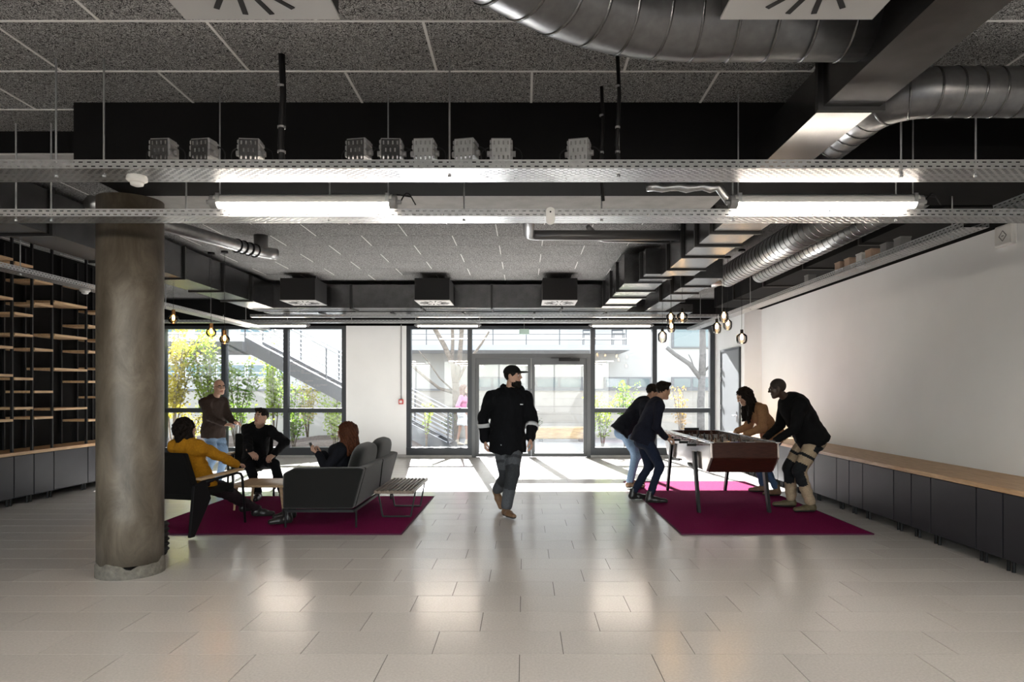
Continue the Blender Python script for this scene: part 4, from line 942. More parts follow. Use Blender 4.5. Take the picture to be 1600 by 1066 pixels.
def nets(F, lo, h):
    S = F < 0; nx, ny, nz = F.shape
    c = [(i, j, k) for i in (0, 1) for j in (0, 1) for k in (0, 1)]
    def cn(A, o): return A[o[0]:nx-1+o[0], o[1]:ny-1+o[1], o[2]:nz-1+o[2]]
    cnt = sum(cn(S, o).astype(np.int8) for o in c); act = (cnt > 0) & (cnt < 8)
    idx = np.argwhere(act); ids = np.full(act.shape, -1, dtype=np.int64); ids[act] = np.arange(len(idx))
    acc = np.zeros((len(idx), 3)); num = np.zeros(len(idx))
    vals = {o: F[idx[:, 0]+o[0], idx[:, 1]+o[1], idx[:, 2]+o[2]] for o in c}
    for a in c:
        for axn in range(3):
            if a[axn]: continue
            b = list(a); b[axn] = 1; b = tuple(b); fa, fb = vals[a], vals[b]; m = (fa < 0) != (fb < 0)
            t = np.where(m, fa/np.where(m, fa-fb, 1), 0); p = np.tile(np.array(a, float), (len(idx), 1)); p[:, axn] += t
            acc[m] += p[m]; num[m] += 1
    v = (idx+acc/num[:, None])*h+lo; quads = []
    for axn in range(3):
        o1 = [0, 0, 0]; o1[axn] = 1; sh = [nx, ny, nz]; sl0 = [slice(1, s-1) for s in sh]; sl0[axn] = slice(0, sh[axn]-1); sl1 = [slice(1, s-1) for s in sh]; sl1[axn] = slice(1, sh[axn])
        a, b = S[tuple(sl0)], S[tuple(sl1)]; e = np.argwhere(a != b)
        if not len(e): continue
        g = e.copy(); 
        for i in range(3):
            if i != axn: g[:, i] += 1
        fl = a[tuple(e.T)]; u, w_ = [i for i in range(3) if i != axn]
        def cell(du, dw): q = g.copy(); q[:, u] -= du; q[:, w_] -= dw; return ids[q[:, 0], q[:, 1], q[:, 2]]
        Q = np.stack([cell(1, 1), cell(0, 1), cell(0, 0), cell(1, 0)], 1)
        if axn == 1: fl = ~fl
        Q[~fl] = Q[~fl][:, ::-1]; quads.append(Q)
    return v, np.concatenate(quads)
def mesh_obj(name, parts, mats, parent, matfn=None):
    """parts: list of (verts, quads); one mesh object"""
    V, Q = [], []; b = 0
    for v, q in parts: V.append(v); Q.append(q+b); b += len(v)
    V = np.concatenate(V); Q = np.concatenate(Q); off = np.array(parent_loc(parent)); me = bpy.data.meshes.new(name)
    W = V-off; me.vertices.add(len(W)); me.vertices.foreach_set('co', W.astype(np.float32).ravel())
    me.loops.add(Q.size); me.loops.foreach_set('vertex_index', Q.astype(np.int32).ravel()); me.polygons.add(len(Q))
    me.polygons.foreach_set('loop_start', np.arange(0, Q.size, 4, dtype=np.int32))
    for m in (mats if isinstance(mats, (list, tuple)) else [mats]): me.materials.append(m)
    if matfn is not None: me.polygons.foreach_set('material_index', matfn(V[Q].mean(1)).astype(np.int32))
    me.update(calc_edges=True); me.validate(); me.polygons.foreach_set('use_smooth', [True]*len(me.polygons))
    o = bpy.data.objects.new(name, me); COL.objects.link(o); o.parent = parent; return o
def ik(a, t, l1, l2, pole):
    a, t, pole = V3(a), V3(t), V3(pole); d = t-a; L = np.linalg.norm(d); mx = (l1+l2)*.999
    if L > mx: t = a+d/L*mx; d = t-a; L = mx
    u = d/L; x = (l1*l1-l2*l2+L*L)/(2*L); hgt = math.sqrt(max(l1*l1-x*x, 0)); p = pole-u*(pole@u); p /= max(np.linalg.norm(p), 1e-6)
    return a+u*x+p*hgt, t
def nrm(v): v = V3(v); return v/max(np.linalg.norm(v), 1e-9)
def frame(f, up=(0,0,1)):
    f = nrm(f); r = nrm(np.cross(f, V3(up))); u = np.cross(r, f); return np.stack([r, f, u], 1)      # columns right, forward, up
# ---- head, in its own frame: x right, y forward, z up; chin to crown .23
def head_mesh(fem):
    F = Field(.0058)
    F.ell((0, -.012, .026), (.073, .093, .089), k=.02).ell((0, .024, -.042), (.053 if fem else .058, .064, .070), k=.03)
    F.ell((0, .066, -.094), (.02, .018, .017), k=.03).cone((-.038, .076, .024), (.038, .076, .024), .011, k=.02)
    for s in (-1, 1):
        F.ell((s*.038, .056, -.02), (.026, .026, .028), k=.02).cone((s*.056, -.0, -.05), (s*.028, .06, -.092), .016, k=.03)
        F.ell((s*.031, .094, .006), (.017, .013, .012), k=.012, sub=True).ell((s*.030, .0795, .006), (.0125, .012, .0115), k=.003)
        F.ell((s*.075, -.008, -.008), (.009, .02, .032), k=.008)
    F.cone((0, .088, .014), (0, .106, -.018), .0075, .012, k=.012).ell((-.012, .094, -.022), (.008, .009, .007), k=.008).ell((.012, .094, -.022), (.008, .009, .007), k=.008)
    F.ell((0, .081, -.055), (.024, .012, .006), k=.006).ell((0, .079, -.066), (.02, .012, .007), k=.006)
    return F.mesh()
HEAD = {0: head_mesh(False), 1: head_mesh(True)}
def head_index(p):
    x, y, z = np.abs(p[:, 0]), p[:, 1], p[:, 2]; m = np.zeros(len(p), int)
    m[(x < .024) & (y > .083) & (z < -.05) & (z > -.073)] = 1
    ex = np.hypot(x-.030, z-.006); m[(ex < .0125) & (y > .078) & (np.abs(z-.006) < .007)] = 2; m[(ex < .0058) & (y > .08)] = 3
    m[(x > .013) & (x < .048) & (y > .07) & (np.abs(z-.0275-.06*(.03-x)*(x > .03)) < .0045)] = 4
    return m
def hair_mesh(style):
    F = Field(.0065)
    if style == 'short':
        F.ell((0, -.020, .036), (.080, .095, .090), k=.01).cone((-.03, .05, .105), (.04, .055, .10), .022, k=.03).folds(.003, 90, 3)
        F.ell((0, .115, -.03), (.09, .075, .082), k=.012, sub=True).cut((0, 0, -.045), (0, .4, -1))
    elif style == 'crop':
        F.ell((0, -.014, .028), (.0755, .095, .0915), k=.01).ell((0, .12, -.03), (.10, .08, .10), k=.015, sub=True).cut((0, 0, -.02), (0, .5, -1))
    elif style == 'bob':
        F.ell((0, -.022, .03), (.092, .104, .096), k=.01)
        for s in (-1, 1): F.cone((s*.06, -.02, .02), (s*.078, -.005, -.11), .04, .03, k=.04)
        F.cone((0, -.06, 0), (0, -.06, -.10), .075, .055, k=.04).folds(.005, 80, 5, .2).ell((0, .12, -.05), (.062, .10, .11), k=.02, sub=True)
    else:
        F.ell((0, -.022, .03), (.088, .102, .096), k=.01)
        for s in (-1, 1):
            F.cone((s*.06, -.02, .02), (s*.085, .0, -.13), .042, .04, k=.04).cone((s*.085, .0, -.12), (s*.075, .02, -.27), .042, .018, k=.04)
        F.cone((0, -.06, 0), (0, -.075, -.22), .08, .05, k=.05).folds(.005, 80, 8, .2).ell((0, .13, -.06), (.058, .10, .14), k=.02, sub=True)
    return F.mesh()
HAIR = {}
def beard_mesh():
    F = Field(.006); F.ell((0, .03, -.075), (.063, .066, .058), k=.02).ell((0, .07, -.108), (.035, .03, .03), k=.03).ell((0, .09, -.028), (.05, .05, .026), k=.012, sub=True).cut((0, .02, 0), (0, -1, .2)).folds(.0025, 110, 2); return F.mesh()
def cap_mesh():
    F = Field(.006); F.ell((0, -.012, .045), (.084, .103, .085), k=.01).cut((0, 0, .038), (0, 0, -1)); F.ell((0, .115, .044), (.066, .075, .012), k=.012); return F.mesh()
# ---- right hand: wrist at origin, fingers along +y, palm faces -z, thumb toward -x
def hand_mesh(curl, side):
    F = Field(.0046); s = side
    F.cone((0, -.05, 0), (0, .0, 0), .024, .025, k=.02, flat=((0, 0, 1), .75)).cone((-.012, .02, 0), (-.018, .082, 0), .024, .021, k=.02, flat=((0, 0, 1), .6)).cone((.014, .02, 0), (.022, .078, 0), .022, .019, k=.02, flat=((0, 0, 1), .6))
    for i, (x, L, y0) in enumerate(((-.030, .072, .086), (-.010, .080, .090), (.010, .074, .087), (.029, .058, .080))):
        p = np.array([x, y0-.01, 0.]); a = 0
        for j, fr in enumerate((.45, .31, .24)):
            a += curl*(.75 if j == 0 else .85)+.05; d = np.array([x*.6*(1-curl), math.cos(a), -math.sin(a)]); d /= np.linalg.norm(d); q = p+d*L*fr
            F.cone(p, q, .0092-.0009*j, .0085-.0010*j, k=.004); p = q
    p = np.array([-.028, .025, -.004]); 
    for j, (d, L, r) in enumerate((((-.62, .62, -.35), .038, .0125), ((-.35+.4*curl, .8, -.35-.35*curl), .030, .0105), ((-.1+.7*curl, .85, -.3-.4*curl), .024, .009))):
        d = np.array(d); d = d/np.linalg.norm(d); q = p+d*L; F.cone(p, q, r, r*.9, k=.008); p = q
    v, q = F.mesh()
    if s < 0: v = v*np.array([-1, 1, 1]); q = q[:, ::-1]
    return v, q
HC = {}
def hand(curl, side):
    key = (round(curl, 1), side)
    if key not in HC: HC[key] = hand_mesh(*key)
    return HC[key]
def shoe_mesh(boot, L):
    F = Field(.0075); F.cone((0, -.055, .04), (0, .04, .042), .042, .043, k=.03).cone((0, .06, .036), (0, L-.115, .030), .046, .036, k=.03, flat=((0, 0, 1), .85))
    F.cone((0, -.045, .06), (0, -.03, .15 if boot else .10), .045, .047 if boot else .043, k=.03).cut((0, 0, .004), (0, 0, -1)).cut((0, 0, .17 if boot else .11), (0, -.25, 1)); return F.mesh()
SH = {(b, l): shoe_mesh(b, l) for b in (0, 1) for l in (.25, .28)}
def put(mesh, R, p, sc_=1.0): return mesh[0]*sc_@R.T+V3(p), mesh[1]
SK = {}
SOLE = mat('dark_rubber_sole', (.012, .011, .010), .8)
def skinmats(nm, c, browc):
    if nm not in SK: SK[nm] = [mat('skin_'+nm, c, .5, noise=(40, .06)), mat('lips_'+nm, (c[0]*.75, c[1]*.5, c[2]*.5), .4), mat('eye_white_'+nm, (.7, .7, .68), .25), mat('iris_'+nm, (.03, .02, .015), .2), mat('brow_'+nm, browc, .8)]
    return SK[nm]
def cloth(n, c, b=300): return mat(n, c, .9, noise=(60, .15), bump=(b, .35), spec=.15)
def person(label, h, pel, neck, headc, look, side_axis, hands, feet, skin, browc, top, bottom, shoes, hair=None, hairmat=None, fem=0, bulk=1.0, shoulder_axis=None,
           elbow_pole=None, knee_pole=None, tilt=(0, 0, 1), hem=.10, topextra=.012, tfold=.004, botfn=None, topfn=None, group=None, skirt=False, drop=0, dropdir=(0, 0, 0), headscale=1.0):
    """side_axis: unit vector toward the person's right hip. hands/feet: (right, left)"""
    pel, neck, headc = V3(pel), V3(neck), V3(headc); r = nrm(side_axis); sr = nrm(shoulder_axis) if shoulder_axis is not None else r
    spine = neck-pel; su = nrm(spine); fwd = nrm(np.cross(su, r)); sfw = nrm(np.cross(su, sr)); g = h/1.75
    base = Vector((float((V3(feet[0][0])[0]+V3(feet[1][0])[0])/2), float((V3(feet[0][0])[1]+V3(feet[1][0])[1])/2), 0.0))
    root = thing('person', label, 'person', base, group or 'people in the room')
    sw = (.165 if fem else .19)*g*(1+.3*(bulk-1)); shd = [neck-su*.055*g+sr*s*sw for s in (1, -1)]; hip = [pel+r*s*.088*g-su*.02 for s in (1, -1)]
    arms = []
    for i in (0, 1):
        w_, fd, pn, cu = hands[i]; ep = elbow_pole[i] if elbow_pole else (-sfw*.6-np.array([0, 0, .8])+sr*(1-2*i)*.5); e, w2 = ik(shd[i], w_, .292*g, .262*g, ep); arms.append((shd[i], e, w2, nrm(fd), nrm(pn), cu))
    legs = []
    for i in (0, 1):
        a, td = feet[i][0], feet[i][1]; kp = knee_pole[i] if knee_pole else fwd+np.array([0, 0, .1]); kn, a2 = ik(hip[i], a, .43*g, .42*g, kp); legs.append((hip[i], kn, a2, nrm(td), feet[i][2] if len(feet[i]) > 2 else None))
    cw, ww, hw = (.140, .120, .150) if fem else (.165, .148, .150); cw, ww, hw = cw*g*bulk, ww*g*bulk, hw*g*(1+.6*(bulk-1)); mid = pel+spine*.42; che = pel+spine*.76
    def torso(F, e, low):
        fl = (sfw, .68 if bulk < 1.1 else .80)
        F.cone(pel-su*low, mid, hw+e+(.016 if e > 0 else 0), ww+e+(.006 if e > 0 else 0), k=.05, flat=(fwd, .72 if bulk < 1.1 else .85)).cone(mid, che, ww+e, cw+e, k=.06, flat=fl).cone(shd[0]-su*.02, shd[1]-su*.02, .060*g*bulk+e, k=.06).cone(che, neck-su*.03, .105*g+e, .060*g+e, k=.05, flat=fl)
        if fem: 
            for s in (-1, 1): F.ell(che+sfw*.085*g+sr*s*.07*g-su*.02, (.062+e, .062+e, .062+e), k=.05)
    def armf(F, e, end, t0=0):
        for (s, el, w_, *_r) in arms:
            d = nrm(w_-el); F.cone(s, el, .054*g*bulk+e, .043*g+e, k=.03).cone(el, w_-d*end, .043*g+e, .030*g+e, k=.02)
    def legf(F, e, upto=1.0, end=.0):
        for (hp, kn, an, *_r) in legs:
            d = nrm(an-kn); F.cone(hp, kn, .083*g*(1+.4*(bulk-1))+e, .056*g+e, k=.045).cone(kn, an-d*end, .055*g+e, .040*g+e, k=.025)
    # body: one continuous figure under the clothes, with fine head and hands
    B = Field(.013); torso(B, -.012, 0); armf(B, -.008, 0); legf(B, -.012); B.cone(neck-su*.05, headc-V3(tilt)*0-nrm(look)*.02-np.array([0, 0, .05]), .053*g if not fem else .046, .05 if not fem else .043, k=.03)
    HR = frame(look, tilt); parts = [B.mesh()]; mats_ = skinmats(*skin, browc); hm = put(HEAD[fem], HR, headc, headscale)
    nb = len(parts[0][1]); hidx = head_index((hm[0][hm[1]].mean(1)-headc)@HR/headscale); parts.append(hm); tail = 0
    for i, (s, el, w_, fd, pn, cu) in enumerate(arms):
        f = fd; u = -nrm(pn-f*(pn@f)); rr = np.cross(f, u); parts.append(put(hand(cu, 1 if i == 0 else -1), np.stack([rr, f, u], 1), w_, g*(.94 if fem else 1.03))); tail += len(parts[-1][1])
    mi = np.concatenate([np.zeros(nb, int), hidx, np.zeros(tail, int)])
    mesh_obj('body', parts, mats_, root, lambda c: mi)
    # clothes
    T = Field(.0115); torso(T, topextra, (hem+.025) if pel[2] > .7 else hem*.5); armf(T, topextra*.8, .015); (T.cone(pel, pel-su*(hem+.02), hw+topextra+.022, hw+topextra+.026, k=.04, flat=(fwd, .86)) if pel[2] > .7 and not skirt else None); T.cut(pel-su*hem, -su); T.folds(tfold*.62, 24, int(h*1000) % 97); 
    T.ell(headc+nrm(look)*.03-np.array([0, 0, .02]), (.075, .10, .11), HR, k=.01, sub=True)
    tp = mesh_obj(top[0], [T.mesh()], top[1], root, topfn and (lambda c: topfn(c, arms, pel, su)))
    if skirt:
        S = Field(.0115); S.cone(pel+su*.12, pel-su*.02, ww+.012, hw+.02, k=.04, flat=(fwd, .75)).cone(pel, pel-np.array([0, 0, .36]), hw+.015, hw+.04, k=.04, flat=(fwd, .75)); S.cut(pel-np.array([0, 0, .36]), (0, 0, -1)).folds(.006, 30, 4); mesh_obj(bottom[0], [S.mesh()], bottom[1], root)
    else:
        L = Field(.0115); L.cone(pel-su*.03, pel+su*.08, hw+.004, hw-.005, k=.05, flat=(fwd, .76 if bulk < 1.1 else .88)); legf(L, bottom[2] if len(bottom) > 2 else .008, end=.02 if not shoes[2] else .05); L.folds(.0032, 24, int(h*777) % 89)
        mesh_obj(bottom[0], [L.mesh()], bottom[1], root, botfn and (lambda c: botfn(c, legs, fwd)))
    for (hp, kn, an, td, up) in legs:
        u = V3(up) if up is not None else np.array([0, 0, 1.]); R = frame(td, u); sm = SH[(1 if shoes[2] else 0, .25 if fem else .28)]
        org = an-R@np.array([0, -.035, .085]); o = mesh_obj(shoes[0], [put(sm, R, org)], [shoes[1], SOLE], root, lambda c: (((c-org)@R)[:, 2] < .026).astype(int))
    if hair:
        if hair not in HAIR: HAIR[hair] = hair_mesh(hair)
        hp_ = [put(HAIR[hair], HR, headc, headscale*1.02)]
        if drop:
            D = Field(.0085); rs = np.random.RandomState(4)
            for q in range(13):
                a = -1.25+2.5*q/12; p0 = headc+HR@np.array([.068*math.sin(a), -.03-.045*math.cos(a), .0]); out = HR@np.array([math.sin(a)*.03, -.03*math.cos(a), 0])
                L = drop*rs.uniform(.8, 1.05); p1 = p0+out+np.array([0, 0, -L*.5]); p2 = p1+V3(dropdir)+np.array([rs.uniform(-.02, .02), rs.uniform(-.02, .02), -L*.5])
                D.cone(p0, p1, .032, .03, k=.02).cone(p1, p2, .03, .010, k=.02)
            D.folds(.0075, 75, 6, .16); hp_.append(D.mesh())
        mesh_obj('hair', hp_, hairmat, root)
    return dict(root=root, HR=HR, headc=headc, arms=arms, legs=legs, pel=pel, su=su, fwd=fwd, r=r, che=che, sfw=sfw)
def glasses(P):
    m = MB(); R = P['HR']; c = P['headc']
    def w_(p): return Vector(c+R@V3(p))
    for s in (-1, 1):
        m.tube([w_((s*.031+.023*math.cos(a), .098, .004+.019*math.sin(a))) for a in [k*math.pi/7 for k in range(15)]], .0024, 6, cap=False); m.tube([w_((s*.054, .097, .008)), w_((s*.08, .0, .008))], .0022, 6)
    m.tube([w_((-.009, .1, .008)), w_((.009, .1, .008))], .0022, 6); m.build('glasses', M['black'], P['root'])
def sleeve_band(P, i, t0, t1, r, mt):
    s, el, w_ = P['arms'][i][:3]; a = Vector(el).lerp(Vector(w_), t0); b = Vector(el).lerp(Vector(w_), t1); MB().tube([a, b], r, 20).build('reflective_band', mt, P['root'], smooth=True)
hb = mat('hair_dark_brown', (.008, .005, .0038), .65, spec=.15, noise=(60, .4), bump=(150, .6)); hr = mat('hair_auburn', (.06, .018, .007), .6, spec=.2, noise=(60, .4), bump=(150, .6)); hk = mat('hair_black', (.008, .007, .006), .7, spec=.15, noise=(60, .3)); hg = mat('hair_grey', (.22, .19, .17), .8, noise=(60, .3))
denim = cloth('denim_light', (.15, .22, .32)); denimd = cloth('denim_dark', (.013, .018, .036)); navy = cloth('navy_knit', (.010, .011, .020)); blk = cloth('black_cloth', (.005, .005, .006))
LS = ('light', (.50, .30, .22)); MS = ('warm', (.42, .24, .16)); DS = ('deep', (.045, .024, .016))
tan = mat('tan_leather', (.17, .095, .05), .6, noise=(30, .2)); darkshoe = mat('black_leather', (.012, .011, .011), .4); olive = mat('olive_leather', (.085, .065, .03), .65, noise=(30, .2))
greyt = cloth('grey_work_trousers', (.075, .08, .09)); blackt = cloth('black_patch', (.012, .013, .015)); beige = cloth('beige_work_trousers', (.33, .25, .17))
def seg_t(c, a, b): ba = b-a; return np.clip(((c-a)@ba)/(ba@ba), -.2, 1.2)
def nearleg(c, legs):
    d = []
    for hp, kn, an, *_ in legs:
        q = []
        for a, b in ((hp, kn), (kn, an)): t = np.clip(seg_t(c, a, b), 0, 1)[:, None]; q.append(np.linalg.norm(c-(a+t*(b-a)), axis=1))
        d.append(np.stack(q, 1))
    d = np.stack(d, 1); leg = d.min(2).argmin(1); sg = d.min(1).argmin(1); return leg, sg
def knee_patch(c, legs, fwd):
    m = np.zeros(len(c), int); leg, sg = nearleg(c, legs)
    for i, (hp, kn, an, *_) in enumerate(legs):
        dk = kn-c; t2 = seg_t(c, kn, an); t1 = seg_t(c, hp, kn); fr = (c-(hp+(kn-hp)*np.clip(t1, 0, 1)[:, None]))@fwd
        s = leg == i; m[s & (sg == 1) & (t2 < .42) & (((c-kn-(an-kn)*t2[:, None])@fwd) > -.02)] = 1; m[s & (sg == 0) & (t1 > .80) & (fr > -.02)] = 1; m[s & (sg == 0) & (t1 > .52) & (t1 < .60)] = 1
    return m
def thigh_patch(c, legs, fwd):
    m = knee_patch(c, legs, fwd); leg, sg = nearleg(c, legs)
    for i, (hp, kn, an, *_) in enumerate(legs):
        t1 = seg_t(c, hp, kn); b = (c-(hp+(kn-hp)*np.clip(t1, 0, 1)[:, None]))@fwd; m[(leg == i) & (sg == 0) & (t1 > .15) & (t1 < .38) & (b < .0)] = 1
    return m
DN = (0, 0, -1)
# walker
P = person('man in black jacket and cap walking across the middle of the room', 1.80, (-.20, 8.27, .93), (-.185, 8.22, 1.475), (-.135, 8.17, 1.675), (.93, -.36, .02), (-.97, -.25, 0),
    [((-.475, 8.30, .90), (.05, -.1, -1), (1, 0, 0), .45), ((.075, 8.02, .94), (.18, -.25, -1), (-1, .1, 0), .5)], [((-.345, 8.60, .245), (.28, -.45, -.75), (.15, -.85, .5)), ((-.215, 8.12, .095), (.45, -.89, 0))],
    LS, (.03, .02, .015), ('jacket', [cloth('black_jacket', (.004, .0045, .006)), M['plastic']]), ('trousers', [greyt, cloth('dark_knee_patch', (.035, .038, .043))], .024), ('boot', tan, 1), 'crop', hk, bulk=1.1, hem=.17, topextra=.032, tfold=.007, botfn=knee_patch,
    knee_pole=[(.5, -1, 0), (.2, -1, 0)], elbow_pole=[(-.6, .5, -.2), (.6, .5, -.2)], headscale=1.02)
mesh_obj('beard', [put(beard_mesh(), P['HR'], P['headc'], 1.02)], hk, P['root']); mesh_obj('cap', [put(cap_mesh(), P['HR'], P['headc'], 1.05)], cloth('black_cap', (.012, .012, .012)), P['root'])
refl = mat('reflective_stripe', (.55, .57, .6), .4)
for i in (0, 1): sleeve_band(P, i, .25, .42, .080, refl)
c = P['che']; f = P['sfw']; m = MB().cone if False else None
Fd = Field(.011); Fd.cone(P['headc']-np.array([-.02, -.06, .145])+np.array([-.13, 0, 0]), P['headc']-np.array([.0, -.11, .15]), .05, .05, k=.04).cone(P['headc']-np.array([0, -.11, .15]), P['headc']-np.array([-.1, -.07, .16]), .05, .045, k=.04).folds(.005, 40, 3); mesh_obj('hood', [Fd.mesh()], bpy.data.materials['black_jacket'], P['root'])
for dx, dz in ((.13, -.02), (-.10, -.50)): MB().cbox((-.16+dx, 8.09, 1.36+dz), (.035, .012, .012)).build('logo_tag', refl, P['root'])
# standing older man
P = person('older man with glasses in brown sweater and jeans standing by the window', 1.73, (-4.88, 10.72, .90), (-4.86, 10.70, 1.385), (-4.745, 10.63, 1.56), (.72, -.69, -.05), (-.35, -.94, 0),
    [((-4.56, 10.40, .99), (.95, .1, -.05), (0, .5, -1), .5), ((-4.50, 10.62, 1.0), (.9, -.3, .0), (0, -.6, -.8), .5)], [((-4.98, 10.62, .085), (.9, -.4, 0)), ((-4.86, 10.86, .085), (.9, -.4, 0))],
    LS, (.2, .18, .16), ('sweater', cloth('brown_sweater', (.040, .028, .024))), ('jeans', denim, .012), ('shoe', darkshoe, 0), None, None, hem=.13, topextra=.020, tfold=.006)
glasses(P)
t = thing('card', 'white card held by the standing man', 'card', (-4.43, 10.45, .99)); MB().obox((-4.47, 10.44, .985), (-4.36, 10.46, .965), .07, .004).build('sheet', M['plastic'], t); MB().obox((-4.45, 10.438, .992), (-4.40, 10.45, .983), .03, .002).build('print', mat('blue_print', (.08, .12, .5), .5), t)
# seated man
P = person('dark haired man in black shirt sitting in the far armchair', 1.79, (-3.92, 9.92, .50), (-3.76, 9.66, 1.00), (-3.66, 9.50, 1.135), (-.35, -.90, .12), (-.93, .36, 0),
    [((-3.72, 9.28, .645), (.75, -.45, -.5), (0, .3, -1), .35), ((-3.44, 9.38, .625), (-.35, -.6, -.4), (-.3, .2, -1), .75)], [((-3.66, 9.40, .09), (.2, -.95, 0)), ((-3.36, 9.50, .09), (.5, -.85, 0))],
    LS, (.02, .014, .01), ('shirt', blk), ('trousers', cloth('black_trousers', (.006, .006, .008)), .012), ('shoe', darkshoe, 0), 'short', hb, hem=.08, topextra=.022, tfold=.006, knee_pole=[(-.1, -.6, 1), (.55, -.6, 1)], elbow_pole=[(-1, .2, -.4), (1, .1, -.4)])
# woman in mustard
P = person('woman with dark bob in mustard sweater sitting with her back to the viewer', 1.66, (-3.54, 7.46, .52), (-3.64, 7.33, .955), (-3.645, 7.36, 1.09), (.55, .83, .02), (.96, -.28, 0),
    [((-3.24, 7.70, .67), (.3, .9, -.1), (0, 0, -1), .3), ((-3.75, 7.95, .60), (.4, .8, -.1), (0, 0, -1), .3)], [((-3.16, 8.08, .10), (.85, .4, -.05)), ((-3.30, 8.25, .09), (.7, .7, 0))],
    LS, (.02, .014, .01), ('sweater', cloth('mustard_sweater', (.42, .19, .012))), ('trousers', cloth('plum_black_trousers', (.022, .014, .018)), .006), ('shoe', darkshoe, 0), 'bob', hb, fem=1, hem=.10, topextra=.020, tfold=.007, knee_pole=[(.35, .4, 1), (.0, .4, 1)], elbow_pole=[(1, -.4, -.2), (-1, -.2, -.3)])
# woman on the sofa
P = person('woman with auburn hair in dark top sitting on the sofa with a phone', 1.68, (-2.20, 7.93, .50), (-2.05, 7.93, .885), (-2.06, 7.90, 1.015), (-.93, .28, -.2), (.15, .99, 0),
    [((-2.38, 8.05, .76), (-.75, -.2, .35), (.6, 0, .6), .8), ((-2.37, 7.86, .78), (-.75, .1, .4), (.6, 0, .6), .7)], [((-2.72, 7.96, .10), (-.85, -.45, 0)), ((-2.66, 7.66, .10), (-.85, -.45, 0))],
    LS, (.08, .03, .012), ('top', cloth('black_top', (.007, .0075, .011))), ('trousers', cloth('dark_plum_trousers', (.02, .013, .018)), .006), ('boot', darkshoe, 1), 'long', hr, fem=1, drop=.27, hem=.08, topextra=.018, tfold=.005, knee_pole=[(-.5, .1, 1), (-.5, -.1, 1)])
t = thing('phone', 'black phone held by the woman on the sofa', 'phone', (-2.45, 7.9, .80)); MB().obox((-2.425, 7.92, .765), (-2.485, 7.92, .90), .075, .010, (1, 0, .4)).build('body', M['black'], t, bevel=.004); MB().obox((-2.420, 7.92, .772), (-2.478, 7.92, .893), .064, .003, (1, 0, .4)).build('camera_bump', M['blackmatte'], t)
# near left player
P = person('young man in navy sweater bending over the near left of the football table', 1.78, (1.62, 9.25, .90), (1.80, 9.25, 1.36), (1.885, 9.26, 1.505), (.86, .42, -.18), (.08, -1, 0),
    [((1.90, 9.12, .865), (.95, .1, -.2), (0, 0, -1), .85), ((1.93, 9.50, .89), (.95, .2, -.1), (0, 0, -1), .85)], [((1.68, 9.12, .09), (.99, -.1, 0)), ((1.50, 9.42, .09), (.95, .2, 0))],
    MS, (.02, .014, .01), ('sweater', navy), ('jeans', denimd, .006), ('boot', darkshoe, 1), 'short', hb, hem=.12, topextra=.012, tfold=.004)
# far left player
P = person('man in dark jacket and light jeans bending over the far left of the football table', 1.80, (1.56, 10.62, .92), (1.88, 10.60, 1.34), (2.00, 10.60, 1.48), (.93, -.15, -.3), (.05, -1, 0),
    [((1.98, 10.42, .90), (.95, .0, -.15), (0, 0, -1), .8), ((2.0, 10.82, .93), (.95, -.2, -.15), (0, 0, -1), .6)], [((1.62, 10.50, .09), (.98, -.2, 0)), ((1.68, 10.80, .09), (.98, .1, 0))],
    MS, (.02, .014, .01), ('jacket', cloth('dark_navy_jacket', (.008, .009, .014))), ('jeans', denim, .012), ('shoe', tan, 0), 'short', hb, hem=.10, topextra=.028, tfold=.008, bulk=1.05)
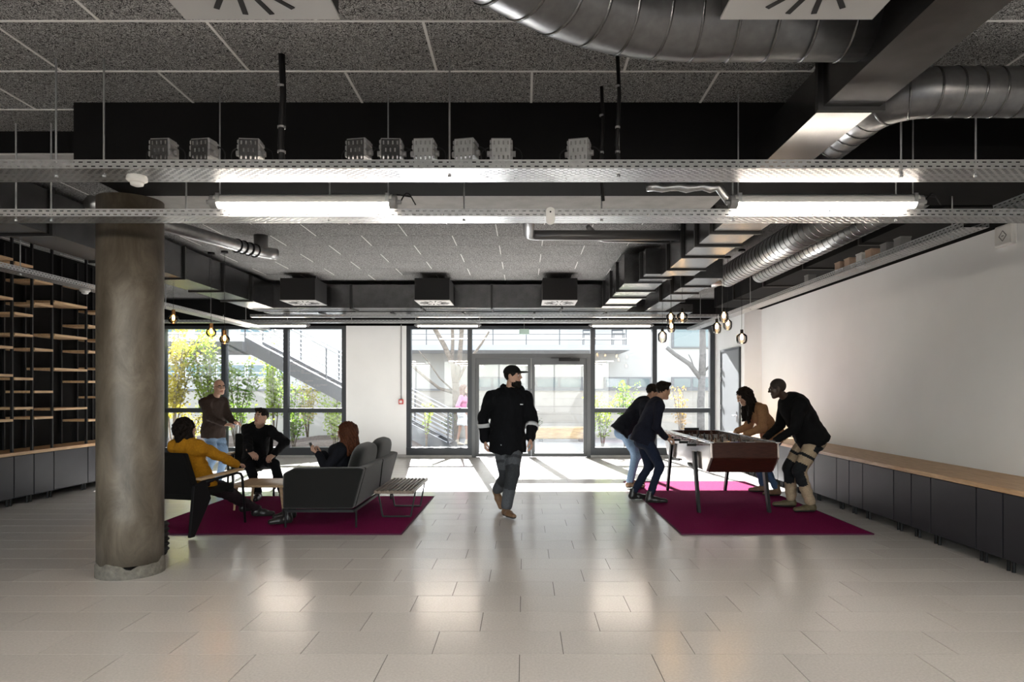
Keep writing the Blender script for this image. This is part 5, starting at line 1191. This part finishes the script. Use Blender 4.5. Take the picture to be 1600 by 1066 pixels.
# woman in tan
P = person('woman with long dark hair in tan sweater playing on the right side', 1.70, (3.56, 9.78, .87), (3.30, 9.76, 1.295), (3.13, 9.74, 1.42), (-.85, -.1, -.52), (-.05, 1, 0),
    [((3.08, 9.92, .90), (-.95, .1, -.2), (0, 0, -1), .8), ((3.10, 9.58, .89), (-.95, -.1, -.2), (0, 0, -1), .8)], [((3.50, 10.02, .10), (-.95, .2, 0)), ((3.58, 9.68, .10), (-.95, -.1, 0))],
    MS, (.02, .014, .01), ('sweater', cloth('tan_sweater', (.32, .17, .085))), ('jeans', cloth('denim_mid', (.06, .10, .19)), .006), ('boot', tan, 1), 'long', hb, fem=1, drop=.40, dropdir=(-.02, 0, 0), hem=.11, topextra=.022, tfold=.007, tilt=(-.3, 0, 1))
# big man
P = person('broad man in black sweater and beige work trousers leaning on the football table', 1.83, (3.58, 8.52, .93), (3.30, 8.47, 1.39), (3.125, 8.43, 1.53), (-.93, .28, -.22), (-.05, 1, 0),
    [((3.08, 8.72, .895), (-.95, .0, -.2), (0, 0, -1), .8), ((3.06, 8.32, .89), (-.95, .1, -.2), (0, 0, -1), .8)], [((3.42, 8.74, .10), (-.97, .15, 0)), ((3.53, 8.40, .10), (-.97, -.15, 0))],
    DS, (.01, .008, .006), ('sweater', cloth('black_sweater', (.004, .004, .0045))), ('trousers', [beige, blackt], .022), ('boot', olive, 1), 'crop', mat('hair_shaved', (.02, .013, .01), .8), bulk=1.2, hem=.09, topextra=.018, tfold=.005, botfn=thigh_patch)
glasses(P)
# woman outside
P = person('woman in pink top and white skirt walking outside the narrow window', 1.68, (-1.72, 19.0, .90), (-1.70, 19.0, 1.38), (-1.66, 18.98, 1.55), (.95, -.25, 0), (-.2, -.98, 0),
    [((-1.62, 18.75, .95), (.3, 0, -1), (1, 0, 0), .4), ((-1.70, 19.25, .88), (.1, 0, -1), (1, 0, 0), .4)], [((-1.86, 18.95, .075), (.97, -.2, 0)), ((-1.60, 19.05, .075), (.97, -.2, 0))],
    LS, (.08, .04, .02), ('top', cloth('pink_top', (.62, .20, .36))), ('skirt', cloth('white_skirt', (.7, .7, .7))), ('boot', mat('cream_boot', (.6, .52, .40), .6), 1), 'long', mat('hair_chestnut', (.12, .05, .025), .5), fem=1, skirt=True, hem=.02, group='people outside')
